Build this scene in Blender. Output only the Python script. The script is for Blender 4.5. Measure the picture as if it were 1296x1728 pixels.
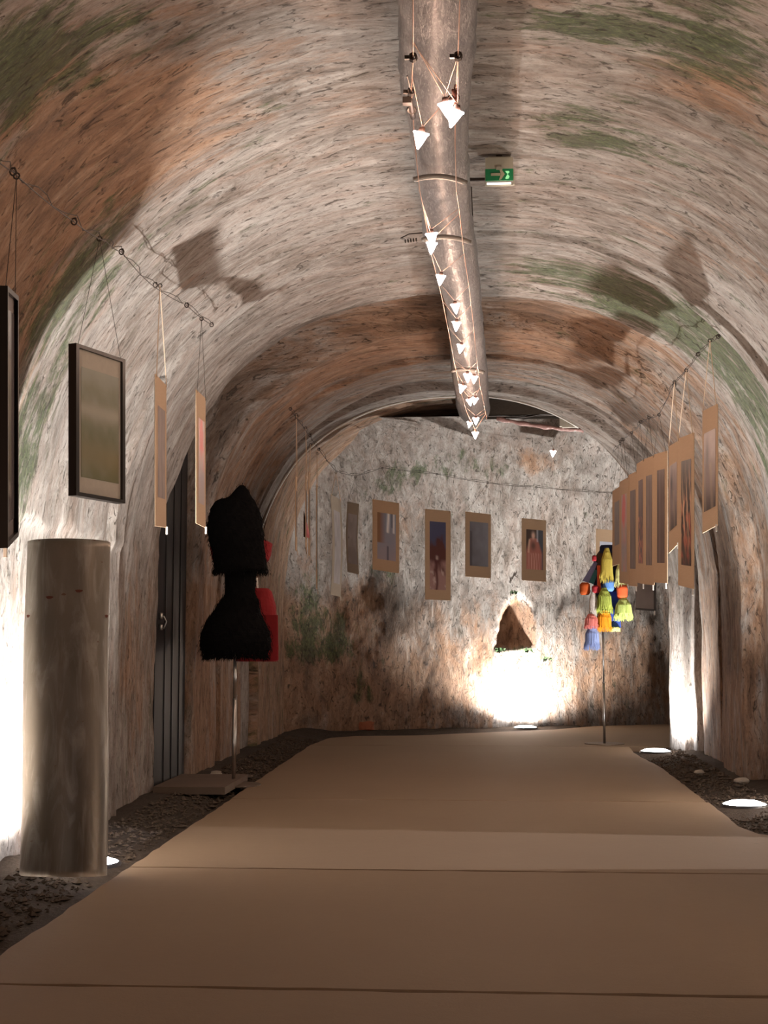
import bpy, math, random
import numpy as np
from mathutils import Vector, Matrix, Euler
random.seed(7); rng = np.random.default_rng(7)
for o in list(bpy.data.objects): bpy.data.objects.remove(o)
SC = bpy.context.scene; COL = SC.collection
R = math.radians

# ------------------------------------------------------------------ camera
EYE = 1.05; FPX = 2400.0
PITCH = math.atan(216/FPX); YAW = math.atan(167*math.cos(PITCH)/FPX)
cam_d = bpy.data.cameras.new('camera'); cam = bpy.data.objects.new('camera', cam_d); COL.objects.link(cam)
cam.location = (0, 0, EYE); cam.rotation_euler = (math.pi/2+PITCH, 0, YAW)
cam_d.sensor_fit = 'HORIZONTAL'; cam_d.sensor_width = 36; cam_d.lens = FPX/1296*36
cam_d.clip_start = .05; cam_d.clip_end = 100
SC.camera = cam
RM = Euler((math.pi/2+PITCH, 0, YAW)).to_matrix()
# ------------------------------------------------------------------ world and exposure
w = bpy.data.worlds.new('world'); SC.world = w; w.use_nodes = True
w.node_tree.nodes['Background'].inputs[0].default_value = (.5, .45, .4, 1)
w.node_tree.nodes['Background'].inputs[1].default_value = .02
SC.view_settings.view_transform = 'Standard'; SC.view_settings.look = 'None'
SC.view_settings.gamma = 1; SC.view_settings.exposure = 0.0; SC.view_settings.use_curve_mapping = False
COOL = (1, .965, .92); WARM = (1, .66, .48)
# uplight table: x, y, aim, watts, cone degrees (fixtures are built further down, each with its lamp)
UPLIGHTS = [
    # name key, (x, y), aim point, power, cone, colour
    ('left',   (-1.86, 6.72), (-3.0, 6.9, 3.0), 700, 130, COOL),
    ('right',  (1.66, 9.35),  (2.8, 9.2, 3.0),  620, 130, COOL),
    ('pier',   (1.62, 13.72), (2.8, 13.8, 3.0), 330, 130, COOL),
    ('back',   (.50, 17.30), (.52, 17.95, 2.8), 560, 165, COOL),
    ('near_left', (-1.88, 3.1), (-2.3, 3.6, 3.0), 150, 130, (1, .62, .38)),
    ('near_right', (1.80, 4.7), (2.3, 5.1, 3.0), 260, 130, (1, .80, .62)),
]
# the side passage on the right, outside the frame, has a cool lamp that throws a strip across the path
pl = bpy.data.lights.new('passage_lamp', 'SPOT'); pl.energy = 3000; pl.color = (.93, .92, 1); pl.spot_size = R(24); pl.spot_blend = .3; pl.shadow_soft_size = .05
plo = bpy.data.objects.new('passage_lamp', pl); COL.objects.link(plo); plo.location = (8.8, 7.33, 2.0); plo.rotation_euler = (Vector((-.6, 7.35, 0))-Vector(plo.location)).to_track_quat('-Z', 'Y').to_euler()
LAMP_W = 4.6

# ------------------------------------------------------------------ helpers
def at(px, py, Y):
    d = RM @ Vector((px-648, 864-py, -FPX)); return Vector((0, 0, EYE)) + d*(Y/d.y)
def atz(px, py, z=0.0):
    d = RM @ Vector((px-648, 864-py, -FPX)); return Vector((0, 0, EYE)) + d*((z-EYE)/d.z)
def tag(o, label=None, cat=None, group=None, kind=None):
    if label: o['label'] = label
    if cat: o['category'] = cat
    if group: o['group'] = group
    if kind: o['kind'] = kind
    return o
def thing(name, loc, label, cat, group=None):
    o = bpy.data.objects.new(name, None); o.empty_display_size = .1; COL.objects.link(o); o.location = loc
    return tag(o, label, cat, group)
def wloc(o):
    v = Vector((0, 0, 0))
    while o: v += Vector(o.location); o = o.parent
    return v
def mesh(name, V, F, mat, parent=None, smooth=False, loc=None):
    me = bpy.data.meshes.new(name)
    V = np.asarray([tuple(v) for v in V] if not isinstance(V, np.ndarray) else V, dtype=float)
    off = np.array(wloc(parent)) if parent else np.zeros(3)
    if parent is None and loc is not None: off = np.array(loc)
    me.from_pydata((V-off).tolist(), [], [tuple(int(i) for i in f) for f in F])
    if mat: me.materials.append(mat)
    if smooth: me.polygons.foreach_set('use_smooth', [True]*len(me.polygons))
    me.update()
    o = bpy.data.objects.new(name, me); COL.objects.link(o)
    if parent: o.parent = parent
    elif loc is not None: o.location = loc
    return o
class MB:
    def __init__(s): s.V = []; s.F = []
    def add(s, V, F):
        n = len(s.V); s.V += [tuple(v) for v in V]; s.F += [tuple(i+n for i in f) for f in F]
    def box(s, c, d, rot=None):
        c = Vector(c); h = Vector(d)/2; V = []
        for z in (-1, 1):
            for x, y in ((-1, -1), (1, -1), (1, 1), (-1, 1)):
                v = Vector((x*h.x, y*h.y, z*h.z)); V.append(c + (rot @ v if rot else v))
        s.add(V, [(3, 2, 1, 0), (4, 5, 6, 7), (0, 1, 5, 4), (1, 2, 6, 5), (2, 3, 7, 6), (3, 0, 4, 7)])
    def tube(s, pts, r, n=6, cap=True):
        pts = [Vector(p) for p in pts]; m = len(pts); rr = r if isinstance(r, (list, tuple)) else [r]*m
        V = []
        prev = None
        for i, p in enumerate(pts):
            t = (pts[min(i+1, m-1)]-pts[max(i-1, 0)]).normalized()
            a = prev if prev is not None else (Vector((0, 0, 1)) if abs(t.z) < .9 else Vector((1, 0, 0)))
            u = (a - t*a.dot(t)).normalized(); prev = u; v = t.cross(u)
            for k in range(n):
                q = 2*math.pi*k/n; V.append(p+(u*math.cos(q)+v*math.sin(q))*rr[i])
        F = [(i*n+k, i*n+(k+1) % n, (i+1)*n+(k+1) % n, (i+1)*n+k) for i in range(m-1) for k in range(n)]
        if cap: F += [tuple(range(n-1, -1, -1)), tuple((m-1)*n+k for k in range(n))]
        s.add(V, F)
    def ring(s, c, nrm, Rr, r, n=12, m=6):
        c = Vector(c); nrm = Vector(nrm).normalized(); a = Vector((0, 0, 1)) if abs(nrm.z) < .9 else Vector((1, 0, 0))
        u = nrm.cross(a).normalized(); v = nrm.cross(u); V = []
        for i in range(n):
            q = 2*math.pi*i/n; d = u*math.cos(q)+v*math.sin(q)
            for j in range(m):
                p = 2*math.pi*j/m; V.append(c+d*(Rr+r*math.cos(p))+nrm*r*math.sin(p))
        s.add(V, [(i*m+j, i*m+(j+1) % m, ((i+1) % n)*m+(j+1) % m, ((i+1) % n)*m+j) for i in range(n) for j in range(m)])
    def build(s, name, mat, parent=None, smooth=False, loc=None): return mesh(name, s.V, s.F, mat, parent, smooth, loc)
def sag(a, b, d, n=8):
    a = Vector(a); b = Vector(b)
    return [a.lerp(b, i/n)-Vector((0, 0, 4*d*(i/n)*(1-i/n))) for i in range(n+1)]

# value noise in numpy (2-D, fractal)
PERM = rng.random((256, 256))
def vnoise(u, v, seed=0):
    u = np.asarray(u, float)+seed*17.31; v = np.asarray(v, float)+seed*9.77
    i = np.floor(u).astype(int); j = np.floor(v).astype(int); fu = u-i; fv = v-j
    fu = fu*fu*(3-2*fu); fv = fv*fv*(3-2*fv)
    g = lambda a, b: PERM[a % 256, b % 256]
    return (g(i, j)*(1-fu)*(1-fv)+g(i+1, j)*fu*(1-fv)+g(i, j+1)*(1-fu)*fv+g(i+1, j+1)*fu*fv)-.5
def fbm(u, v, seed=0, oct=4):
    s = 0; a = 1.
    for k in range(oct): s = s+a*vnoise(u*2**k, v*2**k, seed+k); a *= .5
    return s

# ------------------------------------------------------------------ materials
class NT:
    def __init__(s, name):
        s.m = bpy.data.materials.new(name); s.m.use_nodes = True; s.t = s.m.node_tree; s.t.nodes.clear()
        s.out = s.t.nodes.new('ShaderNodeOutputMaterial')
    def n(s, typ, ins=None, **kw):
        nd = s.t.nodes.new(typ)
        for k, v in kw.items(): setattr(nd, k, v)
        for k, v in (ins or {}).items():
            if isinstance(v, bpy.types.NodeSocket): s.t.links.new(v, nd.inputs[k])
            else: nd.inputs[k].default_value = v
        return nd
    def noise(s, vec, scale, detail=4, rough=.55, dist=0):
        return s.n('ShaderNodeTexNoise', {'Vector': vec, 'Scale': scale, 'Detail': detail, 'Roughness': rough, 'Distortion': dist}).outputs['Fac']
    def mapv(s, vec, sc, loc=(0, 0, 0)): return s.n('ShaderNodeMapping', {'Vector': vec, 'Scale': sc, 'Location': loc}).outputs[0]
    def ramp(s, fac, stops, mode='LINEAR'):
        nd = s.n('ShaderNodeValToRGB', {'Fac': fac}); cr = nd.color_ramp; cr.interpolation = mode
        while len(cr.elements) < len(stops): cr.elements.new(.5)
        for e, (p, c) in zip(cr.elements, stops):
            e.position = p; e.color = (*c, 1) if isinstance(c, tuple) else (c, c, c, 1)
        return nd.outputs['Color']
    def mix(s, f, a, b, mode='MIX'):
        nd = s.n('ShaderNodeMix', data_type='RGBA', blend_type=mode)
        for k, v in ((0, f), (6, a), (7, b)):
            if isinstance(v, bpy.types.NodeSocket): s.t.links.new(v, nd.inputs[k])
            else: nd.inputs[k].default_value = ((*v, 1) if isinstance(v, tuple) else v)
        return nd.outputs[2]
    def math(s, op, a, b=0., c=0., clamp=False):
        nd = s.n('ShaderNodeMath', operation=op, use_clamp=clamp)
        for k, v in enumerate((a, b, c)):
            if isinstance(v, bpy.types.NodeSocket): s.t.links.new(v, nd.inputs[k])
            else: nd.inputs[k].default_value = v
        return nd.outputs[0]
    def bump(s, h, st, dist, nrm=None):
        i = {'Height': h, 'Strength': st, 'Distance': dist}
        if nrm: i['Normal'] = nrm
        return s.n('ShaderNodeBump', i).outputs[0]
    def bsdf(s, col, rough=.6, metal=0, nrm=None, **kw):
        i = {'Base Color': (*col, 1) if isinstance(col, tuple) else col, 'Roughness': rough, 'Metallic': metal}
        if nrm: i['Normal'] = nrm
        i.update(kw); b = s.n('ShaderNodeBsdfPrincipled', i)
        s.t.links.new(b.outputs[0], s.out.inputs[0]); return b
    def obj(s): return s.n('ShaderNodeTexCoord').outputs['Object']
    def uv(s): return s.n('ShaderNodeTexCoord').outputs['UV']

def simple(name, col, rough=.6, metal=0, var=.15, scale=30, bump=.15, bd=.002, **kw):
    t = NT(name); o = t.obj(); f = t.noise(o, scale, 5)
    c = t.mix(f, tuple(max(0, x*(1-var)) for x in col), tuple(min(1, x*(1+var)) for x in col))
    t.bsdf(c, rough, metal, t.bump(t.noise(o, scale*4, 4), bump, bd), **kw); return t.m
def emis(name, col, st):
    t = NT(name); e = t.n('ShaderNodeEmission', {'Color': (*col, 1), 'Strength': st}); t.t.links.new(e.outputs[0], t.out.inputs[0]); return t.m

def plaster():
    t = NT('whitewashed_plaster'); uv = t.uv()
    m = t.n('ShaderNodeVertexColor', layer_name='mask').outputs[0]
    sep = t.n('ShaderNodeSeparateColor', {'Color': m}); MOSS, OCH, DRK = sep.outputs[0], sep.outputs[1], sep.outputs[2]
    blot = t.noise(t.mapv(uv, (1.3, .6, 1)), 1.6, 6, .62, .6)
    streak = t.noise(t.mapv(uv, (13, 3.4, 1)), 1.0, 11, .74, .9)
    fine = t.noise(t.mapv(uv, (62, 24, 1)), 1.0, 7, .74, .5)
    pit = t.noise(t.mapv(uv, (30, 12, 1), (3, 5, 0)), 1.0, 8, .72, 1.0)
    flake = t.noise(t.mapv(uv, (6, 1.6, 1), (11, 2, 0)), 1.0, 10, .74, .5)
    base = t.ramp(streak, [(.30, (.10, .078, .060)), (.42, (.235, .195, .163)), (.53, (.37, .325, .288)), (.68, (.56, .52, .48))])
    base = t.mix(t.math('MULTIPLY', t.ramp(blot, [(.42, 0.), (.66, 1.)]), .55), base, t.mix(fine, (.46, .43, .40), (.64, .61, .575)))
    base = t.mix(t.math('MULTIPLY', t.ramp(flake, [(.45, 0.), (.68, 1.)]), .45), base, (.40, .265, .205))
    of = t.math('ADD', OCH, t.math('MULTIPLY', t.math('SUBTRACT', flake, .5), 2.2)); of = t.ramp(of, [(.30, 0.), (.80, 1.)])
    base = t.mix(t.math('MULTIPLY', of, .72), base, t.ramp(streak, [(.3, (.15, .062, .025)), (.52, (.40, .20, .09)), (.72, (.56, .36, .21))]))
    mn = t.noise(t.mapv(uv, (9, 2.6, 1), (7, 1, 0)), 1.0, 10, .76, .4)
    mf = t.math('ADD', MOSS, t.math('MULTIPLY', t.math('SUBTRACT', mn, .56), 4.2)); mf = t.ramp(mf, [(.20, 0.), (.62, 1.)])
    base = t.mix(t.math('MULTIPLY', mf, .82), base, t.ramp(fine, [(.38, (.014, .030, .008)), (.52, (.055, .092, .024)), (.66, (.15, .185, .065))]))
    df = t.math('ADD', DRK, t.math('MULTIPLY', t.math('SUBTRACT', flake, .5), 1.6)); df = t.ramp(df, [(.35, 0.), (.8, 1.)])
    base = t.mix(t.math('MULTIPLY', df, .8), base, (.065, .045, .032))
    mott = t.noise(t.mapv(uv, (4.5, 1.9, 1), (21, 9, 0)), 1.0, 10, .78, .8)
    base = t.mix(t.math('MULTIPLY', t.ramp(mott, [(.47, 0.), (.66, 1.)]), .55), base, (.13, .10, .078))
    pf = t.ramp(pit, [(.35, 1.), (.425, 0.)])
    base = t.mix(t.math('MULTIPLY', pf, .78), base, (.07, .05, .035))
    pf2 = t.ramp(fine, [(.36, 1.), (.44, 0.)])
    base = t.mix(t.math('MULTIPLY', pf2, .5), base, (.11, .085, .063))
    h = t.math('ADD', t.math('MULTIPLY', streak, .9), t.math('ADD', t.math('MULTIPLY', fine, .35), t.math('MULTIPLY', pf, -.5)))
    t.bsdf(base, .88, 0, t.bump(h, .9, .035)); return t.m
def concrete():
    t = NT('path_concrete'); o = t.obj()
    a = t.noise(o, .9, 6, .6); b = t.noise(o, 14, 8, .7); c = t.noise(o, 120, 3)
    col = t.mix(a, (.215, .142, .086), (.275, .195, .122)); col = t.mix(t.math('MULTIPLY', b, .35), col, (.175, .122, .075))
    sp = t.ramp(t.noise(o, 9, 2, .5), [(.20, 1.), (.235, 0.)]); col = t.mix(t.math('MULTIPLY', sp, .6), col, (.10, .07, .045))
    t.bsdf(col, .72, 0, t.bump(t.math('ADD', b, t.math('MULTIPLY', c, .4)), .25, .006)); return t.m
def soil():
    t = NT('dark_soil'); o = t.obj(); a = t.noise(o, 3, 6, .6); b = t.noise(o, 45, 6, .7)
    col = t.mix(a, (.030, .020, .014), (.062, .043, .030)); col = t.mix(t.ramp(b, [(.5, 0.), (.75, 1.)]), col, (.11, .085, .062))
    t.bsdf(col, .95, 0, t.bump(b, .9, .02)); return t.m
def kraft():
    t = NT('kraft_board'); o = t.obj(); a = t.noise(t.mapv(o, (4, 4, 60)), 3, 3)
    t.bsdf(t.mix(a, (.54, .37, .23), (.64, .455, .295)), .75, 0, t.bump(a, .1, .001)); return t.m
def printm(name, gloss):
    t = NT(name); c = t.n('ShaderNodeVertexColor', layer_name='ink').outputs[0]
    t.bsdf(c, gloss, 0, t.bump(t.noise(t.obj(), 200, 2), .03, .0005)); return t.m
def film():
    t = NT('crinkled_plastic_film'); o = t.obj(); a = t.noise(t.mapv(o, (22, 11, 22)), 1, 9, .74, 1.8); b = t.noise(t.mapv(o, (75, 40, 75)), 1, 5, .65, 1.2)
    c_ = t.noise(t.mapv(o, (60, 9, 60), (2, 2, 2)), 1, 7, .7, 2.5)
    bm = t.bump(t.math('ADD', a, t.math('MULTIPLY', b, .5)), 1.0, .07)
    p = t.bsdf(t.mix(t.ramp(c_, [(.50, 0.), (.66, 1.)]), t.mix(a, (.22, .21, .21), (.42, .405, .41)), (.66, .64, .64)), .30, 0.0, bm, **{'Specular IOR Level': .8})
    tr = t.n('ShaderNodeBsdfTransparent'); mx = t.n('ShaderNodeMixShader', {0: .22, 1: p.outputs[0], 2: tr.outputs[0]})
    t.t.links.new(mx.outputs[0], t.out.inputs[0]); return t.m
def zinc():
    t = NT('weathered_zinc_sheet'); o = t.obj(); a = t.noise(t.mapv(o, (5, 5, 1.6)), 1.5, 7, .65, .8); b = t.noise(t.mapv(o, (7, 7, 1.3)), 2.2, 8, .6, 1.0)
    col = t.mix(a, (.20, .175, .14), (.36, .32, .27)); col = t.mix(t.ramp(b, [(.48, 0.), (.68, .75)]), col, (.50, .47, .42))  # pale upright streaks paint a reflection onto the metal
    r = t.ramp(t.noise(t.mapv(o, (14, 14, 30)), 1, 2), [(.24, 1.), (.27, 0.)]); col = t.mix(t.math('MULTIPLY', r, .7), col, (.19, .07, .035))
    t.bsdf(col, t.ramp(a, [(.3, .32), (.7, .5)]), .7, t.bump(a, .15, .004)); return t.m
def wood_rough():
    t = NT('black_fur'); t.bsdf((.0045, .004, .004), .95, 0, None, **{'Specular IOR Level': .1}); return t.m

M = dict(
    plaster=plaster(), concrete=concrete(), soil=soil(), kraft=kraft(), film=film(), zinc=zinc(), fur=wood_rough(),
    print=printm('photo_print', .4), glassprint=printm('print_under_glass', .12),
    frame=simple('black_frame_lacquer', (.013, .010, .009), .3, bump=.05),
    frame_side=simple('brown_frame_edge', (.07, .035, .025), .35, bump=.05),
    back=simple('grey_card_back', (.11, .115, .12), .8),
    greyboard=simple('pale_grey_board', (.50, .46, .38), .75),
    cord=simple('cream_cotton_cord', (.72, .55, .40), .8, scale=200),
    wire=simple('dark_steel_wire', (.055, .042, .035), .5, .6),
    copper=simple('tinned_lamp_cable', (.30, .17, .12), .5, .4),
    clip=simple('white_plastic_clip', (.75, .72, .66), .4),
    pipe=simple('spiral_metal_duct', (.58, .50, .48), .32, .7, scale=10),
    strap=simple('grey_metal_strap', (.20, .18, .16), .45, .5),
    steel=simple('brushed_steel_pole', (.55, .53, .50), .28, .95, bump=.03),
    base=simple('brown_steel_plate', (.16, .12, .09), .5, .5),
    door=simple('black_painted_door', (.010, .010, .011), .55, scale=6),
    white=simple('white_trim_plastic', (.80, .80, .74), .5),
    beige=simple('beige_sign_housing', (.40, .38, .31), .6, bump=.03),
    green=simple('sign_green', (.012, .22, .085), .4, bump=.02),
    arrow=simple('sign_arrow_cream', (.44, .42, .30), .5, bump=.02),
    pict=emis('sign_lit_pictogram', (.42, 1, .42), .9),
    tubelit=emis('sign_tube_glow', (1, .95, .80), 2.2),
    lamp=emis('halogen_glass_glow', (1, .80, .74), 22),
    lens=emis('uplight_lens_glow', (.93, .95, 1), 60),
    housing=simple('black_lamp_housing', (.03, .03, .032), .45, .4),
    socket=simple('lamp_socket_brown', (.10, .05, .035), .5),
    red=simple('red_felt', (.26, .007, .010), .85, scale=60, bump=.4),
    stone=simple('pale_stone', (.42, .37, .31), .9, scale=20, bump=.6, bd=.01),
    brick=simple('broken_brick', (.42, .15, .08), .9, var=.4, scale=18, bump=.7, bd=.01),
    slab=simple('threshold_board', (.13, .09, .065), .85, scale=8, bump=.4),
    fern=simple('fern_green', (.03, .07, .018), .8), leaf=simple('moss_tuft_green', (.025, .06, .02), .9),
    rust=simple('rusty_iron', (.16, .05, .03), .9), pinkfilm=simple('pink_tinted_tube', (.55, .33, .30), .15, .1, scale=14, bump=.8, bd=.01),
    void=simple('void_shade_concrete', (.055, .045, .035), .95, scale=5, bump=.5, bd=.01),  # dark colour stands for the unlit void
)

# ------------------------------------------------------------------ vault geometry
CX, HA, ZS, HB, NE = -.12, 2.12, 1.35, 2.15, 2.25
# arc table: x, z, outward normal, arc length, side (-1 left .. 1 right)
def profile(ds=.032, zb=-.12):
    pts = [(-HA, z) for z in np.arange(zb, ZS, ds)]
    th = np.linspace(0, math.pi, 1600)
    ex = -np.sign(np.cos(th))*np.abs(np.cos(th))**(2/NE)*HA; ez = np.abs(np.sin(th))**(2/NE)*HB+ZS
    s = np.concatenate([[0], np.cumsum(np.hypot(np.diff(ex), np.diff(ez)))]); n = int(s[-1]/ds)
    q = np.linspace(0, s[-1], n); pts += list(zip(np.interp(q, s, ex), np.interp(q, s, ez)))
    pts += [(HA, z) for z in np.arange(ZS-ds, zb-.001, -ds)]
    P = np.array(pts); T = np.gradient(P, axis=0); N = np.stack([-T[:, 1], T[:, 0]], 1); N /= np.linalg.norm(N, axis=1)[:, None]
    S = np.concatenate([[0], np.cumsum(np.hypot(*np.diff(P, axis=0).T))])
    P[:, 0] += CX; return P, N, S
PP, PN, PS = profile()
# (from, to, e_left, e_crown, e_right): outward offset of each stretch of the vault
STEPS = [(-4, 8.28, 0, 0, 0), (8.30, 8.55, -.055, -.03, -.045), (8.57, 9.91, .05, .0, .02), (9.95, 10.95, .42, .15, .13),
         (10.97, 11.95, .0, -.02, -.03), (12.0, 12.30, .075, .07, .03), (12.32, 13.30, .03, .02, .0), (13.33, 13.50, .24, .10, .30), (13.58, 13.72, .22, .09, -.02), (13.74, 13.86, .10, .0, -.10), (13.98, 14.16, .09, 0, -.17)]
def eoff(Y, side):
    xs = []; L = []; C = []; Rr = []
    for a, b, l, c, r in STEPS:
        xs += [a, b]; L += [l, l]; C += [c, c]; Rr += [r, r]
    l, c, r = np.interp(Y, xs, L), np.interp(Y, xs, C), np.interp(Y, xs, Rr)
    k = np.clip(np.abs(side)*1.25, 0, 1)**1.5
    return np.where(side < 0, c+(l-c)*k, c+(r-c)*k)
ystat = list(np.arange(-3, 3, .12))+list(np.arange(3, 14.16, .035))+[14.16]
for a, b, *_ in STEPS: ystat += [a, b, a-.004, b+.004]
ystat = np.array(sorted(set(round(float(y), 4) for y in ystat if -3 <= y <= 14.16)))
def vaultgrid(ys, P, N, S, extra=0., left_only=False):
    side = np.clip(P[:, 0]-CX, -HA, HA)/HA
    YY, SS = np.meshgrid(ys, S, indexing='ij'); SD = np.broadcast_to(side, YY.shape)
    e = eoff(YY, SD)+extra
    # cast sections sag and roughen: streaked relief running round the arch
    e = e+.045*fbm(YY*.8, SS*.5, 3)+.016*fbm(YY*5, SS*1.6, 9)+.007*fbm(YY*16, SS*6, 21, 3)
    e = e+.010*np.sin(YY*9+2*fbm(YY*1.2, SS*.6, 5))*(np.abs(SD) < .995)
    # plaster lip where the rough coat ends above the smooth wall
    Z = np.broadcast_to(P[:, 1], YY.shape)
    lip = 1.62+.05*fbm(YY*2, SS*0, 31)
    if not left_only: e = e+.022*(1/(1+np.exp(-(lip-Z)/.012)))*(YY < 8.6)
    # the cast face inside the rough recess
    e = e+.022*fbm(YY*4, SS*3, 40)*((YY > 9.75) & (YY < 11.0))
    X = P[None, :, 0]+N[None, :, 0]*e; Zz = P[None, :, 1]+N[None, :, 1]*e
    return X, YY, Zz, SS
def raise_hit(px, py):
    d = RM @ Vector((px-648, 864-py, -FPX)); d = np.array(d)/d.y
    for Y in np.arange(2, 18.4, .03):
        x = d[0]*Y; z = EYE+d[2]*Y
        if Y > 14.2 :
            if Y > 16.3: return (x, Y, z)
            continue
        u = abs((x-CX)/HA)
        if z < 0 or u >= 1: return (x, Y, z)
        if z > ZS and u**NE+((z-ZS)/HB)**NE >= 1: return (x, Y, z)
    return (x, Y, z)
# stains and painted shade: pixel anchor in the photo, size along the tunnel, size round the arch, strength (their own shape on the wall, found by casting onto the vault)
MOSSB = [(80, 130, .35, .30, .85), (30, 70, .3, .3, .6), (330, 310, .3, .3, .35), (440, 200, .22, .22, .4), (110, 460, .28, .40, .8), (60, 560, .2, .4, .5), (30, 800, .25, .4, .75), (80, 640, .2, .4, .55),
         (190, 470, .25, .25, .35), (580, 530, .3, .3, .45), (1000, 20, .3, .3, .35), (1150, 80, .3, .35, .55), (910, 40, .15, .25, .5), (960, 200, .2, .3, .4), (980, 235, .2, .3, .4), (1100, 260, .3, .4, .35), (1010, 480, .5, .5, .5), (1120, 540, .6, .5, .65),
         (1190, 570, .4, .45, .7), (1270, 700, .3, .6, .6), (1240, 620, .3, .5, .7), (1290, 800, .2, .5, .55), (900, 460, .5, .4, .35), (1180, 1080, .15, .25, .5), (268, 1180, .12, .3, .5), (1290, 130, .3, .3, .3), (230, 60, .3, .2, .4), (1215, 15, .3, .2, .5)]
OCHB = [(30, 330, .6, .8, .5), (110, 330, .5, .6, .45), (200, 230, .5, .5, .35), (0, 600, .5, .9, .6), (150, 180, .5, .4, .4), (440, 150, .6, .6, .28), (330, 470, .25, .3, .4), (500, 680, .5, .7, .4), (640, 590, .6, .5, .4), (1000, 560, .6, .6, .35), (900, 580, .7, .5, .45), (700, 560, .7, .5, .4),
        (340, 1200, .3, .9, .35), (1215, 1100, .5, 1.0, .5), (1240, 950, .4, .8, .45), (1150, 130, .3, .35, .4), (1280, 180, .4, .4, .4), (1170, 400, .5, .5, .35), (240, 1100, .4, 1.0, .35), (560, 240, .4, .5, .25), (880, 20, .4, .4, .25), (1290, 420, .6, .6, .2), (450, 1100, .6, 1.2, .35)]
DRKB = [(440, 610, .35, .8, .75), (390, 730, .3, .7, .7), (600, 520, .3, .4, .35), (1180, 1100, .2, 1.2, .7), (1000, 350, .5, .3, .15), (1250, 440, .5, .5, .25), (950, 680, .1, .5, .2), (700, 20, .4, .2, .25), (1150, 330, .4, .3, .25), (60, 420, .3, .3, .2), (900, 540, .5, .4, .25), (720, 540, .5, .4, .25)]  # dark spots, among them painted shade of the recess and pier slot
def mask_for(V, extra=None):
    m = np.zeros((len(V), 4)); m[:, 3] = 1
    for ch, B in ((0, MOSSB), (1, OCHB), (2, DRKB)):
        for px, py, sy, sa, st in B:
            if not (-40 <= px <= 1340): continue
            c = np.array(raise_hit(px, py)); d = V-c
            q = (d[:, 1]/sy)**2+(d[:, 0]**2+d[:, 2]**2)/sa**2
            m[:, ch] += st*np.exp(-q)
    if extra is not None: m[:, :3] += extra
    return np.clip(m, 0, 1)
def gridmesh(name, X, Y, Z, U, Vv, mat, loc, keep=None, mask_extra=None, flip=False):
    nu, nv = X.shape; V = np.stack([X, Y, Z], -1).reshape(-1, 3)
    idx = np.arange(nu*nv).reshape(nu, nv)
    a, b, c, d = idx[:-1, :-1].ravel(), idx[1:, :-1].ravel(), idx[1:, 1:].ravel(), idx[:-1, 1:].ravel()
    F = np.stack([a, b, c, d] if not flip else [d, c, b, a], 1)
    if keep is not None: F = F[keep[:-1, :-1].ravel()]
    used = np.unique(F); rm = -np.ones(nu*nv, int); rm[used] = np.arange(len(used)); F = rm[F]; Vk = V[used]
    UV = np.stack([U.ravel(), Vv.ravel()], 1)[used]
    o = mesh(name, Vk, F, mat, None, True, loc); me = o.data
    uvl = me.uv_layers.new(name='UVMap'); li = np.empty(len(me.loops), int); me.loops.foreach_get('vertex_index', li)
    uvl.data.foreach_set('uv', UV[li].ravel())
    ca = me.color_attributes.new('mask', 'FLOAT_COLOR', 'POINT')
    ex = None if mask_extra is None else mask_extra.reshape(-1, 3)[used]
    ca.data.foreach_set('color', mask_for(Vk, ex).ravel())
    tag(o, kind='structure'); return o
X, Y, Z, S = vaultgrid(ystat, PP, PN, PS)
# the vault's general colouring: greenish grey near the opening, ochre in the recess and beyond, recess shade painted dark
ex = np.zeros(X.shape+(3,)); ex[..., 0] += .10*((Z > 2.0) & (X > .2)); ex[..., 1] += .48*((Y > 9.95) & (Y < 13.5))+.16*(Z < 1.5)
ex[..., 2] += .30*((Y > 9.93) & (Y < 10.97))+.22*((Y > 10.97) & (Y < 11.9)); ex[..., 0] += .03
EB = eoff(Y, np.broadcast_to(np.clip(PP[:, 0]-CX, -HA, HA)/HA, Y.shape)); UU = Y+np.concatenate([np.zeros((1, Y.shape[1])), np.cumsum(np.abs(np.diff(EB, axis=0)), 0)], 0)
iL = int(np.argmax(PP[:, 1] >= ZS)); iR = len(PP)-1-int(np.argmax(PP[::-1, 1] >= ZS))
for nm, a, b, loc in (('wall_left', 0, iL+1, (-2.24, 5, 0)), ('ceiling', iL, iR+1, (CX, 5, 3.5)), ('wall_right', iR, len(PP), (2.0, 5, 0))):
    gridmesh(nm, X[:, a:b], Y[:, a:b], Z[:, a:b], UU[:, a:b], S[:, a:b], M['plaster'], loc, mask_extra=ex[:, a:b], flip=True, keep=None if nm != 'wall_right' else ~((Y[:, a:b] > 6.75) & (Y[:, a:b] < 7.92) & (Z[:, a:b] < 2.2)))
# beyond the last arch the left half runs on to the back wall
def yb(x): return 16.95+.42*(np.asarray(x)+1)
ys2 = np.concatenate([[14.158], np.arange(14.17, 16.9, .04)]); sel = PP[:, 0] < -.18
X2, Y2, Z2, S2 = vaultgrid(np.array(ys2), PP[sel], PN[sel], PS[sel], .0, True)
k2 = (-.09+.14*np.clip(PP[sel, 1]-1.9, 0, 1))[None, :]*(np.array(ys2) > 14.16)[:, None]; X2 = X2+PN[None, sel, 0]*k2; Z2 = Z2+PN[None, sel, 1]*k2
ex2 = np.zeros(X2.shape+(3,)); ex2[..., 1] += .8; ex2[..., 0] += .28; ex2[..., 2] += .22
gridmesh('ceiling_beyond_arch', X2, Y2, Z2, Y2, S2, M['plaster'], (-1.8, 15.5, 2.0), mask_extra=ex2, flip=True)
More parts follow.
